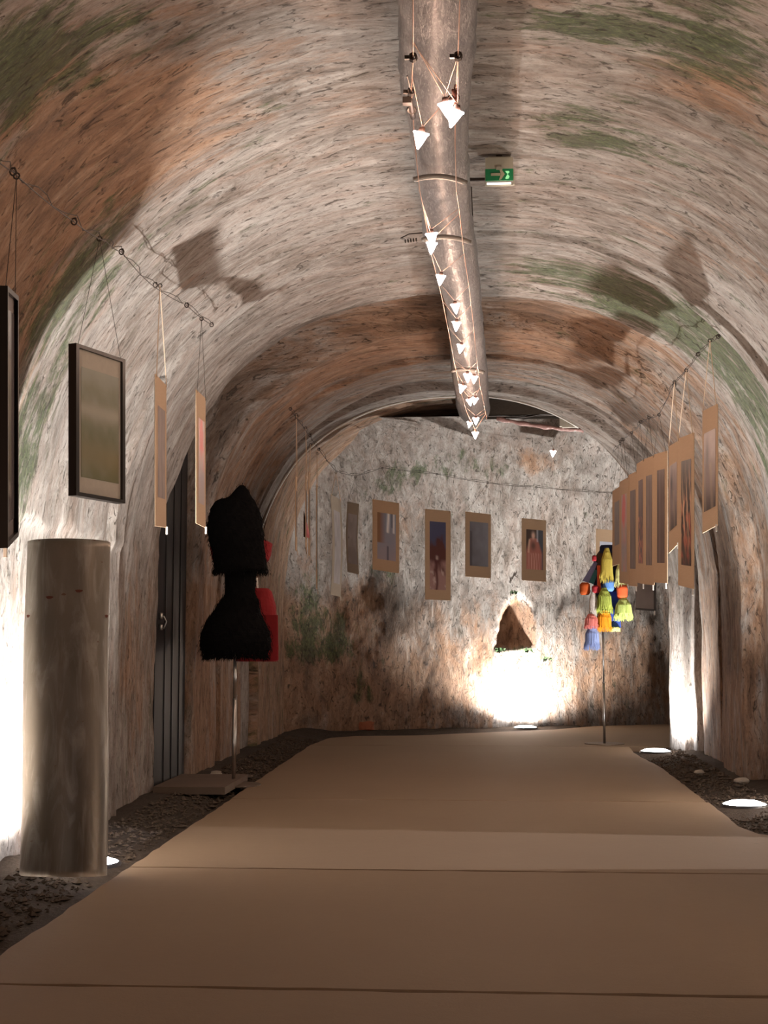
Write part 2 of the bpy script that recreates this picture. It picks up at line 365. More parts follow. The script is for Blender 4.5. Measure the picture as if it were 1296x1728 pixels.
# faces closing the ring at the last arch (thickness seen from other positions)
mb = MB(); e0 = eoff(np.full(len(PP), 14.16), np.clip(PP[:, 0]-CX, -HA, HA)/HA)
ip = PP+PN*e0[:, None]; op = PP+PN*(e0[:, None]+.42)
Vf = [(p[0], 14.16, p[1]) for p in ip]+[(p[0], 14.17, p[1]) for p in op]; n = len(PP)
mb.add(Vf, [(i, i+1, n+i+1, n+i) for i in range(n-1)]); tag(mb.build('trim_2', M['plaster'], None, loc=(0, 14.16, 3.6)), kind='structure')
# back wall curving overhead; x sweeps to the right where the passage turns
xs = np.arange(-2.75, 6.0, .03); prof = [(0., z) for z in np.arange(-.12, 1.48, .03)]
LIPZ = 3.41; hb = LIPZ-1.5
for th in np.linspace(0, math.pi/2, 105): prof.append((1-math.cos(th), 1.5+hb*math.sin(th)))
prof = np.array(prof); xg, _ = np.meshgrid(xs, prof[:, 0], indexing='ij')
zg = np.broadcast_to(prof[:, 1], xg.shape).copy(); fr = np.broadcast_to(prof[:, 0], xg.shape)
base = yb(xg); yg = base+(14.95-base)*fr
sg = np.broadcast_to(np.arange(len(prof))*.03, xg.shape)
yg = yg+.07*fbm(xg*.8, sg*.6, 51)+.03*fbm(xg*3.2, sg*1.2, 53)+.010*fbm(xg*12, sg*5, 55, 3)
# round the left corner
cr = np.clip((-1.75-xg)/.5, 0, 1); yg = yg-.45*cr**2
# arched niche (window-like recess) with a ragged sill
zx = (xg-.40)/.25; arch = .98+.60*np.sqrt(np.clip(1-np.abs((xg-.43)/.25)**1.8, 0, 1))
inn = 1/(1+np.exp(-(1-np.abs(zx+.04*fbm(zg*6, xg*2, 61)))/.035))*1/(1+np.exp(-(arch-zg)/.012))*1/(1+np.exp(-(zg-.97-.03*fbm(xg*9, xg*0, 63))/.010))
depth = .46*np.clip((.64-xg)/.36, .0, 1)
yg = yg+inn*depth
# shallow worn channel below the niche
yg = yg+.10*np.exp(-((xg-.40)/.21)**4)*np.clip((1.0-zg)/.1, 0, 1)
ex3 = np.zeros(xg.shape+(3,))
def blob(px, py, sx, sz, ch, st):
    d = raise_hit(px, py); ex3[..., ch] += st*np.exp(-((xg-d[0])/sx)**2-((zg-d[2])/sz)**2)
for a in [(540, 1080, .35, .30, 0, 1.4), (520, 1000, .15, .3, 0, .8), (640, 960, .25, .12, 0, .75), (600, 1165, .06, .2, 0, .8), (618, 1180, .04, .1, 0, .6), (565, 1040, .10, .12, 0, .7), (760, 790, .5, .15, 0, .5), (680, 800, .3, .12, 0, .6), (640, 830, .3, .1, 0, .5), (840, 790, .2, .1, 0, .4),
          (1060, 1170, .05, .25, 0, .5), (1085, 1200, .06, .2, 0, .45), (866, 1000, .06, .1, 0, .7), (925, 1110, .15, .05, 0, .7), (870, 1098, .25, .05, 0, .85),
          (620, 1170, .9, .8, 1, .55), (620, 1010, .3, .3, 1, .6), (900, 780, .25, .12, 1, .8), (1060, 1150, .8, .5, 1, .45), (760, 1150, .5, .5, 1, .35), (470, 1100, .3, .8, 1, .6), (660, 880, .3, .3, 1, .4),
          (660, 1030, .35, .5, 2, .85), (740, 1060, .3, .3, 2, .3), (640, 1215, 2.2, .10, 2, .4), (1060, 1215, 1.2, .1, 2, .4), (520, 1150, .12, .9, 2, .45)]: blob(*a)  # dark rows: the hung prints' shadow painted on, corner and foot darkened too
ex3[..., 1] += .6*inn+.38*np.clip((1.75-zg)/.4, 0, 1)
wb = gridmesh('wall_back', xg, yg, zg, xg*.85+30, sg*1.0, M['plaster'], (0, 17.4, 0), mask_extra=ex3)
# void over the lip, its shade put into the dark wall colour, with pier return and inner side of the side passage
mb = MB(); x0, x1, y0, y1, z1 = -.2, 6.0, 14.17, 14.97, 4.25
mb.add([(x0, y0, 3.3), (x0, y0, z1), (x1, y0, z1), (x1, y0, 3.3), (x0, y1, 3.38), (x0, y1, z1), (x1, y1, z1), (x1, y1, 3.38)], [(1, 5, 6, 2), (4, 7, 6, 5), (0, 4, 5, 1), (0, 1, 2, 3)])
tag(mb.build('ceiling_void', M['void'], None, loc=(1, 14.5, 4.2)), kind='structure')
mb = MB(); mb.box((4.05, 14.24, 1.65), (4.2, .14, 3.5)); tag(mb.build('wall_passage', M['plaster'], None, loc=(4, 14.3, 0)), kind='structure')
mb = MB(); mb.box((5.65, 6.78, 1.1), (6.9, .12, 2.4)); mb.box((5.65, 7.86, 1.1), (6.9, .12, 2.4)); mb.box((5.65, 7.33, 2.3), (6.9, 1.2, .1)); mb.box((9.1, 7.33, 1.1), (.1, 1.2, 2.4))
tag(mb.build('wall_side_passage', M['plaster'], None, loc=(3.7, 7.3, 0)), kind='structure')
# white bead following the last arch
mb = MB(); pts = [(p[0]-q[0]*.012, 14.15, p[1]-q[1]*.012) for p, q in zip(ip[::3], PN[::3]) if p[1] > 1.75 and p[0] < 1.0]
mb.tube(pts, .0085, 6); tag(mb.build('trim_1', M['white'], None, True, loc=(0, 14.15, 3.4)), kind='structure')

# ------------------------------------------------------------------ ground
gx, gy = np.meshgrid(np.arange(-2.9, 6.4, .06), np.arange(-3, 20.2, .06), indexing='ij')
gz = -.055+.02*fbm(gx*3, gy*3, 71)+.012*fbm(gx*11, gy*11, 73)
gz = gz+.06*np.clip((-1.75-gx)/.4, 0, 1)+.07*np.clip((gx-1.55)/.4, 0, 1)*(gy > 8.2)*(gy < 14.4)
gz = gz+.05*np.clip((gy-(yb(gx)-.6))/.5, 0, 1)*(gx < 1.2)
for u_ in UPLIGHTS:
    k_ = np.exp(-(((gx-u_[1][0])**2+(gy-u_[1][1])**2)/.27**2)**2); gz = gz*(1-k_)-.004*k_
V = np.stack([gx, gy, gz], -1).reshape(-1, 3); nu, nv = gx.shape; idx = np.arange(nu*nv).reshape(nu, nv)
F = np.stack([idx[:-1, :-1].ravel(), idx[1:, :-1].ravel(), idx[1:, 1:].ravel(), idx[:-1, 1:].ravel()], 1)
floor = mesh('floor', V, F, M['soil'], None, True, (0, 5, 0)); tag(floor, kind='structure')
def slab(poly):
    # concrete path slab with slightly ragged, eased edges
    P = []
    for i in range(len(poly)):
        a, b = Vector((*poly[i], 0)), Vector((*poly[(i+1) % len(poly)], 0)); k = max(1, int((b-a).length/.12))
        nr = Vector((0, 0, 1)).cross((b-a).normalized())
        for j in range(k): P.append(a.lerp(b, j/k)+nr*(.006*random.uniform(-1, 1)))
    n = len(P); c = sum(P, Vector())/n
    V = [(p.x, p.y, -.08) for p in P]+[(p.x, p.y, -.006) for p in P]+[tuple(p+(c-p).normalized()*.008) for p in P]
    F = [(i, (i+1) % n, n+(i+1) % n, n+i) for i in range(n)]+[(n+i, n+(i+1) % n, 2*n+(i+1) % n, 2*n+i) for i in range(n)]+[tuple(2*n+i for i in range(n))]
    return mesh('path_slab', V, F, M['concrete'], floor)
g = .008
slab([(-1.62, -3), (2.06, -3), (2.06, 2.0-g), (-1.62, 2.0-g)])
slab([(-1.62, 2.0+g), (2.06, 2.0+g), (2.06, 4.38-g), (-1.62, 4.38-g)])
slab([(-1.62, 4.38+g), (2.06, 4.38+g), (2.06, 6.63-g), (-1.65, 6.63-g)])
slab([(-1.65, 6.63+g), (2.06, 6.63+g), (2.06, 6.75), (9.0, 6.85), (9.0, 7.8), (2.06, 7.85), (1.62, 7.83), (1.48, 7.98), (1.43, 8.3), (1.45, 9.5-g), (-1.68, 9.5-g)])
slab([(-1.68, 9.5+g), (1.45, 9.5+g), (1.47, 12), (1.40, 13.6), (1.44, 14.36-g), (-1.74, 14.36-g), (-1.72, 12)])
slab([(-1.74, 14.36+g), (1.44, 14.36+g), (1.9, 14.4), (6, 14.5), (6, 19.4), (2.3, 18.2), (1.37, 17.75), (.82, 17.0), (.1, 16.5), (-.75, 15.85), (-1.41, 15.72), (-1.66, 15.4)])
# gravel and crumbs on the soil
def rockmesh(mb, c, r, seed=0):
    rr = random.Random(seed); V = []
    for (x, y, z) in [(1, 0, 0), (-1, 0, 0), (0, 1, 0), (0, -1, 0), (0, 0, 1), (0, 0, -1)]:
        k = r*rr.uniform(.6, 1.15); V.append((c[0]+x*k*1.2+rr.uniform(-.3, .3)*r, c[1]+y*k+rr.uniform(-.3, .3)*r, c[2]+z*k*.7))
    mb.add(V, [(0, 2, 4), (2, 1, 4), (1, 3, 4), (3, 0, 4), (2, 0, 5), (1, 2, 5), (3, 1, 5), (0, 3, 5)])
for side in (0, 1):
    mb = MB()
    for k in range(3600 if side == 0 else 2000):
        if side == 0:
            y = random.uniform(4.2, 15.6); x = random.uniform(-2.12, -1.76)
            z = -.045+.06*max(0, min(1, (-1.75-x)/.4))
        else:
            y = random.uniform(8.3, 14.2); x = random.uniform(1.48, 1.88); z = -.045+.07*max(0, min(1, (x-1.55)/.4))
        rockmesh(mb, (x, y, z), random.choice((.006, .008, .010, .015)) if random.random() < .97 else .026, k)
    o = mb.build('gravel', M['stone' if side else 'stone'], None, loc=(-1.9 if side == 0 else 1.7, 9, 0))
    o.data.materials.clear(); o.data.materials.append(simple('gravel_grey_brown', (.085, .062, .045), .95, var=.5, scale=25))
    tag(o, 'loose grey gravel strewn over the soil strip along the %s wall' % ('left' if side == 0 else 'right'), 'gravel', kind='stuff')

# ------------------------------------------------------------------ rounded rock helper for single stones
def stone(name, c, r, mat, label, cat, sc=(1, 1, 1), seed=1, group=None):
    V = []; F = []; nu, nv = 10, 7; rr = np.random.default_rng(seed); ph = rr.random(6)*6
    for j in range(nv+1):
        th = math.pi*j/nv
        for i in range(nu):
            p = 2*math.pi*i/nu; d = Vector((math.sin(th)*math.cos(p), math.sin(th)*math.sin(p), math.cos(th)))
            m = max(abs(d.x), abs(d.y), abs(d.z)); k = r*(1+.18*math.sin(3*d.x+ph[0])*math.sin(4*d.y+ph[1])+.12*math.sin(6*d.z+ph[2]))*(.75+.25/m*.8)
            V.append((c[0]+d.x*k*sc[0], c[1]+d.y*k*sc[1], c[2]+d.z*k*sc[2]))
    for j in range(nv):
        for i in range(nu): F.append((j*nu+i, (j+1)*nu+i, (j+1)*nu+(i+1) % nu, j*nu+(i+1) % nu))
    o = mesh(name, V, F, mat, None, False, (c[0], c[1], c[2]-r*sc[2]*.8)); return tag(o, label, cat, group)
p = atz(619, 1231, .0); stone('broken_brick', (p.x, p.y-.05, .045), .075, M['brick'], 'reddish lump of broken brick at the foot of the back wall', 'brick', (1.35, .8, .8), 3)
for px, py, r, lab in ((1180, 1303, .035, 'pale stone on the right soil strip, the one farther from the round floor light'), (1252, 1318, .05, 'pale stone at the right wall foot beside the nearer floor light'),
                       (365, 1305, .04, 'pale stone lying on the soil behind the steel pole of the black fur garment')):
    p = atz(px, py, .02); stone('stone', (p.x, p.y, .02), r, M['stone'], lab, 'stone', (1.2, .8, .5), int(px))

# ------------------------------------------------------------------ floor uplights
for key, (x, y), aim, watts, cone, colr in UPLIGHTS:
    lab = {'left': 'floor light glowing behind the foot of the leaning metal sheet', 'right': 'round floor light glowing in the soil by the right wall, nearest in view',
           'pier': 'round floor light glowing at the foot of the brightly lit right pier', 'back': 'floor light glowing under the arched niche of the back wall',
           'near_left': 'floor light at the left wall beside the camera', 'near_right': 'floor light at the right wall beside the camera'}[key]
    zt = .012
    t = thing('floor_light', (x, y, 0), lab, 'light')
    mb = MB(); n = 20
    mb.tube([(x, y, -.06), (x, y, zt-.008)], .150, n, True); mb.ring((x, y, zt-.008), (0, 0, 1), .142, .006, n, 6); mb.build('housing', M['housing'], t, True)
    V = [(x, y, zt+.018)]+[(x+.085*math.cos(q*2*math.pi/n), y+.085*math.sin(q*2*math.pi/n), zt+.014) for q in range(n)]+[(x+.135*math.cos(q*2*math.pi/n), y+.135*math.sin(q*2*math.pi/n), zt-.004) for q in range(n)]
    mesh('lens', V, [(0, 1+i, 1+(i+1) % n) for i in range(n)]+[(1+i, 1+n+i, 1+n+(i+1) % n, 1+(i+1) % n) for i in range(n)], M['lens'], t, True)
    ld = bpy.data.lights.new('uplight', 'SPOT'); ld.energy = watts; ld.color = colr; ld.spot_size = R(cone); ld.spot_blend = .75; ld.shadow_soft_size = .035
    lo = bpy.data.objects.new('lamp', ld); COL.objects.link(lo); lo.parent = t; lo.location = (0, 0, zt+.05)
    dv = Vector(aim)-Vector((x, y, zt+.05)); lo.rotation_euler = dv.to_track_quat('-Z', 'Y').to_euler()

# ------------------------------------------------------------------ duct along the crown
DST = [(-150, 742, 142), (0, 737.5, 139), (70, 737, 137), (130, 736, 131), (200, 739, 104), (270, 745, 92), (340, 752, 88), (400, 758, 88), (450, 772, 72), (500, 781, 63), (560, 787, 58), (600, 790, 60), (650, 795, 59), (690, 799, 56)]
ZD = 3.10; st = []
for py, px, wd in DST:
    Yd = (ZD-EYE)*2400/(1080-py); p = at(px, py, Yd); st.append((p.y, p.x, p.z, wd/2*Yd/2400))
st = np.array(st); yd = np.linspace(2.0, st[-1, 0], 260)
def di(col): return np.interp(yd, st[:, 0], st[:, col])
dx, dz, dr = di(1), di(2), di(3)
k = np.ones(9)/9
for arr in (dx, dz, dr): arr[4:-4] = np.convolve(arr, k, 'valid')
dr = np.minimum(dr, .142)
duct = thing('ventilation_duct', (float(dx[130]), float(yd[130]), 3.1), 'long round duct in crinkled translucent plastic film hung along the crown of the vault', 'duct')
def tubegrid(name, rs, mat, wr, n=40, flat=1.0):
    V = []; F = []; m = len(yd)
    th = np.linspace(0, 2*np.pi, n, endpoint=False)
    for i in range(m):
        w_ = wr*(fbm(np.full(n, yd[i]*9), np.cos(th)*2+5, 81, 3)+.6*fbm(np.full(n, yd[i]*3), np.sin(th)*2+9, 83, 3))
        r = rs[i]*(1+w_)
        V += list(zip(dx[i]+np.cos(th)*r, np.full(n, yd[i]), dz[i]+np.sin(th)*r*flat))
    for i in range(m-1):
        for j in range(n): F.append((i*n+j, i*n+(j+1) % n, (i+1)*n+(j+1) % n, (i+1)*n+j))
    return mesh(name, V, F, mat, duct, True)
tubegrid('plastic_film', dr, M['film'], .085); tubegrid('inner_pipe', dr*.70, M['pipe'], .02, 28)
mb = MB()
for i in range(8, 258, 9): mb.ring((dx[i], yd[i], dz[i]), (0, 1, 0), dr[i]*.71, .006, 24, 5)
mb.build('pipe_seams', M['pipe'], duct, True)['kind'] = 'stuff'
def ductat(py): 
    Yd = (ZD-EYE)*2400/(1080-py); i = int(np.argmin(abs(yd-Yd))); return float(dx[i]), float(yd[i]), float(dz[i]), float(dr[i])
for py in (245, 352, 590):
    x, y, z, r = ductat(py); mb = MB()
    mb.tube([(x+r*.95*k_, y+.03*k_, z-r-.018-.022*k_*k_) for k_ in np.linspace(-1, 1, 12)], .012, 6)
    mb.build('strap', M['strap'], duct, True)
for py in (20, 180, 420, 620):
    x, y, z, r = ductat(py)
    for s_ in (-1, 1): mb = MB(); mb.tube([(x+s_*r*.9, y, z), (x+s_*r*.8, y, 3.5)], .003, 5); mb.build('hanger_wire', M['wire'], duct)

# ------------------------------------------------------------------ low-voltage lamp rig
ZL = 2.86
def rig(px, py): return at(px, py, (ZL-EYE)*2400/(1080-py))
LC = [(700, -120), (697, 0), (697, 97), (694, 155), (700, 240), (708, 320), (716, 360), (728, 430), (745, 500), (757, 560), (766, 610), (777, 660), (789, 700)]
RC = [(776, -120), (776, 0), (773, 95), (769, 165), (768, 240), (770, 320), (775, 352), (782, 420), (791, 480), (797, 530), (803, 590), (810, 650), (822, 708)]
LCW = [rig(*p) for p in LC]; RCW = [rig(*p) for p in RC]
cab = thing('lamp_cable_rig', (-.1, 8, 2.86), 'pair of thin bare lamp cables strung under the plastic duct', 'cable')
for W in (LCW, RCW):
    mb = MB(); mb.tube(W, .0021, 6); mb.build('cable', M['copper'], cab)
for i, W in ((2, LCW), (3, LCW), (2, RCW), (3, RCW)):
    p = W[i]; mb = MB()
    for q in range(3): mb.ring(p+Vector((0, q*.008-.008, 0)), (0, 1, .2), .011, .0035, 8, 5)
    mb.box(p+Vector((-.012, 0, 0)), (.03, .012, .012)); mb.build('cable_clamp', M['wire'], cab)
mb = MB(); p = rig(691, 165); q = rig(697, 198); mb.tube([p, q], .010, 8); mb.box(p+Vector((-.008, 0, -.012)), (.03, .03, .022)); mb.ring(q.lerp(p, .4), (0, .5, 1), .014, .005, 10, 5)
mb.tube([rig(687, 128), rig(694, 155)], .0025, 5); mb.build('turnbuckle', M['wire'], cab)
mb = MB(); p = rig(768, 150)
for q in range(4): mb.ring(p+Vector((.004*(-1)**q, 0, -.014*q)), (1, .3*(-1)**q, .3), .012, .004, 8, 5)
mb.build('cable_coil', M['rust'], cab)
mb = MB()
for k in range(5): mb.ring(at(684+k*4.6, 407-k*.6, 7.2), (1, .2, .2), .008, .003, 8, 5)
mb.tube([at(676, 402, 7.2), at(690, 395, 7.3), at(712, 393, 7.4)], .003, 5)
mb.build('spring', M['wire'], cab)
# tie bars zig-zagging between the two cables
LAMPS = [ # px, py(apex-centre), size px wide, depth z, tilt, anchors
 (755, 187, 30, 2.78, -.2), (765, 200, 31, 2.76, .35), (708, 237, 29, 2.78, .25), (729, 404, 22, 2.80, -.1), (728, 419, 20, 2.78, .1), (743, 473, 18, 2.80, .15),
 (769, 521, 17, 2.80, -.1), (770, 551, 16, 2.80, .1), (777, 589, 15, 2.80, .2), (789, 638, 15, 2.80, 0), (800, 641, 13, 2.82, .1), (779, 657, 14, 2.80, .3),
 (793, 679, 12, 2.80, -.2), (801, 677, 12, 2.80, .2), (803, 711, 12, 2.80, 0), (792, 717, 10, 2.80, .2), (802, 735, 12, 2.72, 0), (933, 766, 11, 2.80, .1)]
LLAB = ['bright glass lamp highest on the duct, upper one of the touching pair', 'bright glass lamp just below the highest one, lower of the touching pair', 'bright lamp under the left cable, left of the topmost pair',
 'upper of two touching lamps beside the small black spring', 'lower of two touching lamps beside the small black spring', 'single lamp next below the pair by the black spring', 'single lamp on the duct, second below the pair by the spring', 'single lamp on the duct, third below the pair by the spring',
 'single lamp on the duct, fourth below the pair by the spring', 'left lamp of the joined pair above the last duct strap', 'right lamp of the joined pair above the last duct strap', 'lamp at the left edge of the duct level with the last strap',
 'left half of the lamp pair just above the end of the duct', 'right half of the lamp pair just above the end of the duct', 'lamp at the very end of the duct, the right one', 'small lamp at the very end of the duct, the left one', 'lowest lamp of the string, hanging free past the end of the duct', 'lone small lamp hanging by itself in front of the far vault']
def interpW(W, y):
    for a, b in zip(W[:-1], W[1:]):
        if a.y <= y <= b.y: return a.lerp(b, (y-a.y)/(b.y-a.y))
    return W[-1].copy()
for (px, py, wp, zl, tilt), lab in zip(LAMPS, LLAB):
    Yl = (zl-EYE)*2400/(1080-py); Yl = min(Yl, 14.8)
    c = at(px, py, Yl); wd = max(wp*Yl/2400, .045)
    t = thing('hanging_lamp', c, lab, 'lamp', 'small glass lamps strung under the duct')
    # glass reflector: heart-shaped cone, wide rim above, point below
    rot = Euler((R(18), tilt, 0)).to_matrix(); V = []; n = 14; rings = [(.40, .30), (.50, .42), (.47, .50), (.36, .18), (.20, -.22), (.05, -.52)]
    for r_, z_ in rings:
        for i in range(n):
            q = 2*math.pi*i/n; V.append(c+rot @ (Vector((math.cos(q)*r_, math.sin(q)*r_, z_))*wd))
    F = [(j*n+i, (j+1)*n+i, (j+1)*n+(i+1) % n, j*n+(i+1) % n) for j in range(len(rings)-1) for i in range(n)]+[tuple(range(n)), tuple((len(rings)-1)*n+i for i in range(n-1, -1, -1))]
    mesh('glass_shade', V, F, M['lamp'], t, True)
    top = c+rot @ Vector((0, 0, wd*.5)); mb = MB(); mb.tube([top-Vector((0, 0, .004)), top+rot @ Vector((0, 0, wd*.28))], [wd*.24, wd*.16], 8); mb.build('socket', M['socket'], t, True)
    tip = top+rot @ Vector((0, 0, wd*.28))
    ends = [interpW(LCW, Yl-.35), interpW(RCW, Yl-.25)] if px < 900 else [c+Vector((-.02, .02, .13)), c+Vector((.01, .02, .15))]
    for e_ in ends:
        mb = MB(); mb.tube([tip, e_], .0013, 5); mb.build('feed_wire', M['copper'], t)
    ld = bpy.data.lights.new('bulb', 'POINT'); ld.energy = LAMP_W*(1.0 if px < 900 else .6); ld.color = WARM; ld.shadow_soft_size = .012
    lo = bpy.data.objects.new('bulb', ld); COL.objects.link(lo); lo.parent = t; lo.location = Vector((0, -.02, -wd*.62-.018))

# ------------------------------------------------------------------ exit sign
Ys = 7.0; a = at(819, 266, Ys); b = at(866, 284, Ys); sw = b.x-a.x; sx = (a.x+b.x)/2
t = thing('exit_sign', (sx, Ys, a.z), 'green emergency exit sign with cream arrow hanging from the vault right of the duct', 'sign')
zt, zm, zb_ = a.z, b.z, at(819, 311, Ys).z
mb = MB(); mb.box((sx, Ys+.045, (zt+zm)/2), (sw, .09, zt-zm)); mb.box((sx, Ys+.05, zt+.004), (sw*.8, .07, .012)); mb.box((sx, Ys-.004, zm), (sw*.22, .012, .012)); mb.build('housing', M['beige'], t)
mb = MB(); fz = .004; ph = zm-zb_
zc = (zm+zb_)/2+ph*.12; mb.box((sx, Ys+.006, zc), (sw, .008, ph*.78)); mb.build('green_panel', M['green'], t)
mb = MB(); yA = Ys-.001
mb.box((sx-sw*.13, yA, zc), (sw*.34, .006, ph*.15))
for s_ in (-1, 1):
    mb.add([(sx-sw*.02, yA-.003, zc+s_*ph*.39), (sx+sw*.07, yA-.003, zc+s_*ph*.33), (sx+sw*.20, yA-.003, zc), (sx+sw*.06, yA-.003, zc)], [(0, 1, 2, 3)])
mb.build('arrow', M['arrow'], t)
mb = MB(); X0 = sx+sw*.21
def poly2(P): mb.add([(X0+x*sw, yA-.003, zc+z*ph) for x, z in P], [tuple(range(len(P)))])
poly2([(0, .20), (.13, .20), (.16, .13), (.09, .0), (.05, .07)]); poly2([(0, -.28), (.04, -.32), (.12, -.30), (.16, -.16), (.09, 0), (.05, -.10)])
mb.build('pictogram', M['pict'], t)
mb = MB(); mb.tube([(sx-sw*.45, Ys+.01, zb_+ph*.07), (sx+sw*.42, Ys+.01, zb_+ph*.07)], .0055, 8); mb.build('lit_tube', M['tubelit'], t)
mb = MB(); mb.box((sx, Ys+.02, zb_), (sw*1.0, .02, .006)); mb.box((sx+sw*.52, Ys+.02, (zm+zb_)/2), (.005, .03, ph)); mb.box((sx-sw*.51, Ys+.02, (zm+zb_)/2), (.003, .03, ph)); mb.build('frame', M['beige'], t)
mb = MB(); mb.box((sx-.16, Ys+.06, 3.38), (.20, .014, .014)); mb.box((sx, Ys+.06, zt+.05), (.03, .03, .12)); mb.build('mounting_arm', M['wire'], t)

# ------------------------------------------------------------------ hanging cards
def ink(P, seed):
    """paints one flat print: returns (ny,nx,3) colours for pattern P"""
    nx, ny = 20, 36; u, v = np.meshgrid(np.linspace(0, 1, nx), np.linspace(1, 0, ny)); f = fbm(u*4, v*6, seed); g = fbm(u*9, v*14, seed+5)
    def mx(a, b, k): k = np.clip(k, 0, 1)[..., None]; return np.array(a)*(1-k)+np.array(b)*k
    def over(c, b, k): k = np.clip(k, 0, 1)[..., None]; return c*(1-k)+np.array(b)*k
    if P == 'arches':
        c = mx((.30, .26, .30), (.20, .24, .32), v*1.2+f*.3); c = over(c, (.22, .11, .05), (1-u*2.2)*(v > .35)*1.4); c = over(c, (.9, .9, .95), np.exp(-((u-.60-.1*(v-1))/.05)**2)*(v > .6)*1.6)
        c = over(c, (.9, .9, .95), np.exp(-((u-.88)/.04)**2)*(v > .6)); c = over(c, (.03, .03, .06), np.exp(-((u-.56)/.03)**2)*(v < .3)*1.3); c = over(c, (.04, .04, .07), np.exp(-((u-.80)/.03)**2)*(v > .7))
    elif P == 'roots':
        c = mx((.10, .035, .03), (.075, .08, .15), (v-.62)*9+f*2); c = over(c, (.36, .22, .20), np.clip((.42-v)*5+f*1.5, 0, 1)); c = over(c, (.10, .03, .03), np.exp(-((u-.42-.3*(.3-v)*np.sin(v*9))/.07)**2)*(v < .55)); c = over(c, (.6, .5, .48), (g > .38)*(v < .3)*.6)
        c = over(c, (.7, .6, .55), np.exp(-((u-.45)/.07)**2-((v-.47)/.02)**2))
    elif P == 'haze':
        c = mx((.17, .165, .18), (.25, .255, .29), u*.8+v*.3+f*.5); c = over(c, (.10, .09, .10), np.exp(-((u-.07)/.05)**2)*(v < .8))
    elif P == 'robe':
        c = mx((.09, .06, .05), (.10, .11, .13), (u-.6)*9); body = np.clip(1.25-np.abs(u-.45)/(.12+.32*np.clip(.92-v, 0, .5)/.5)*1.0, 0, 1)*(v < .78)
        c = over(c, (.50, .20, .16), body*3); c = over(c, (.20, .10, .08), np.exp(-((u-.42)/.14)**2-((v-.60)/.11)**2)*1.2); c = over(c, (.75, .52, .42), np.exp(-((u-.42)/.09)**2-((v-.85)/.08)**2)*1.5)
        c = over(c, (.8, .55, .45), np.clip(np.sin(u*42+v*5)-.2, 0, 1)*body*(v < .42)); c = over(c, (.8, .82, .9), np.exp(-((u-.66)/.03)**2)*(v > .7))
        c = over(c, (.85, .6, .45), np.exp(-((u-.13-.35*(v-.3)**2)/.04)**2)*(v > .42)*(v < .75))
    elif P == 'flame':
        c = mx((.05, .028, .022), (.03, .02, .018), v); c = over(c, (.62, .26, .14), np.clip(np.sin(u*26+f*6)*.6+g*2, 0, 1)*np.exp(-((v-.45)/.32)**2)); c = over(c, (.8, .55, .35), np.clip(np.sin(u*17+v*7)-.55, 0, 1)*2*np.exp(-((v-.5)/.28)**2))
        c = over(c, (.42, .08, .05), np.clip(g*3, 0, 1)*(v < .5)*.6)
    elif P == 'veil':
        c = mx((.15, .095, .085), (.26, .20, .20), v+f*.7); c = over(c, (.04, .03, .04), np.exp(-((u-.3)/.14)**2)*np.exp(-((v-.72)/.2)**2)); c = over(c, (.05, .03, .03), np.clip(.35-v, 0, 1)*3)
        c = over(c, (.35, .26, .16), np.clip(np.sin(u*11+v*3), 0, 1)*.4*(v < .6))
    elif P == 'maroon': c = mx((.07, .035, .03), (.13, .08, .065), u+f); c = over(c, (.20, .13, .11), np.exp(-((u-.35)/.12)**2)*.6)
    elif P == 'ember': c = mx((.05, .02, .018), (.12, .055, .045), v+f); c = over(c, (.45, .13, .07), np.clip(g*4, 0, 1)*(v < .55))
    elif P == 'bloom': c = mx((.33, .26, .24), (.42, .35, .32), v+f); c = over(c, (.58, .10, .10), np.exp(-((u-.45)/.28)**2-((v-.80)/.22)**2)*1.5+np.clip(f*1.2, 0, 1)); c = over(c, (.30, .24, .26), np.exp(-((v-.3)/.12)**2))
    elif P == 'drape': c = mx((.22, .155, .13), (.15, .10, .085), v+f*.8); c = over(c, (.06, .045, .04), np.clip(np.sin(u*14+f*3)-.3, 0, 1)*.8)
    elif P == 'slate': c = mx((.19, .17, .17), (.24, .215, .21), v+f)
    elif P == 'sky': c = mx((.42, .46, .55), (.50, .54, .62), v+f)
    elif P == 'ice': c = mx((.34, .34, .36), (.45, .45, .47), v+f*1.4); c = over(c, (.10, .09, .09), np.exp(-((u-.12)/.05)**2-((v-.52)/.02)**2))
    elif P == 'meadow':
        c = mx((.13, .135, .07), (.27, .27, .21), v+f*.5); c = over(c, (.36, .335, .27), np.exp(-((v-.62)/.07)**2)*.8); c = over(c, (.20, .17, .09), np.exp(-((v-.22)/.15)**2)*.8); c = over(c, (.40, .42, .40), np.clip(v-.85, 0, 1)*2)
    elif P == 'red': c = mx((.40, .06, .07), (.55, .16, .17), v+f)
    else: c = mx((.1, .1, .1), (.2, .2, .2), v)
    return np.clip(c*1.3, 0, 1)
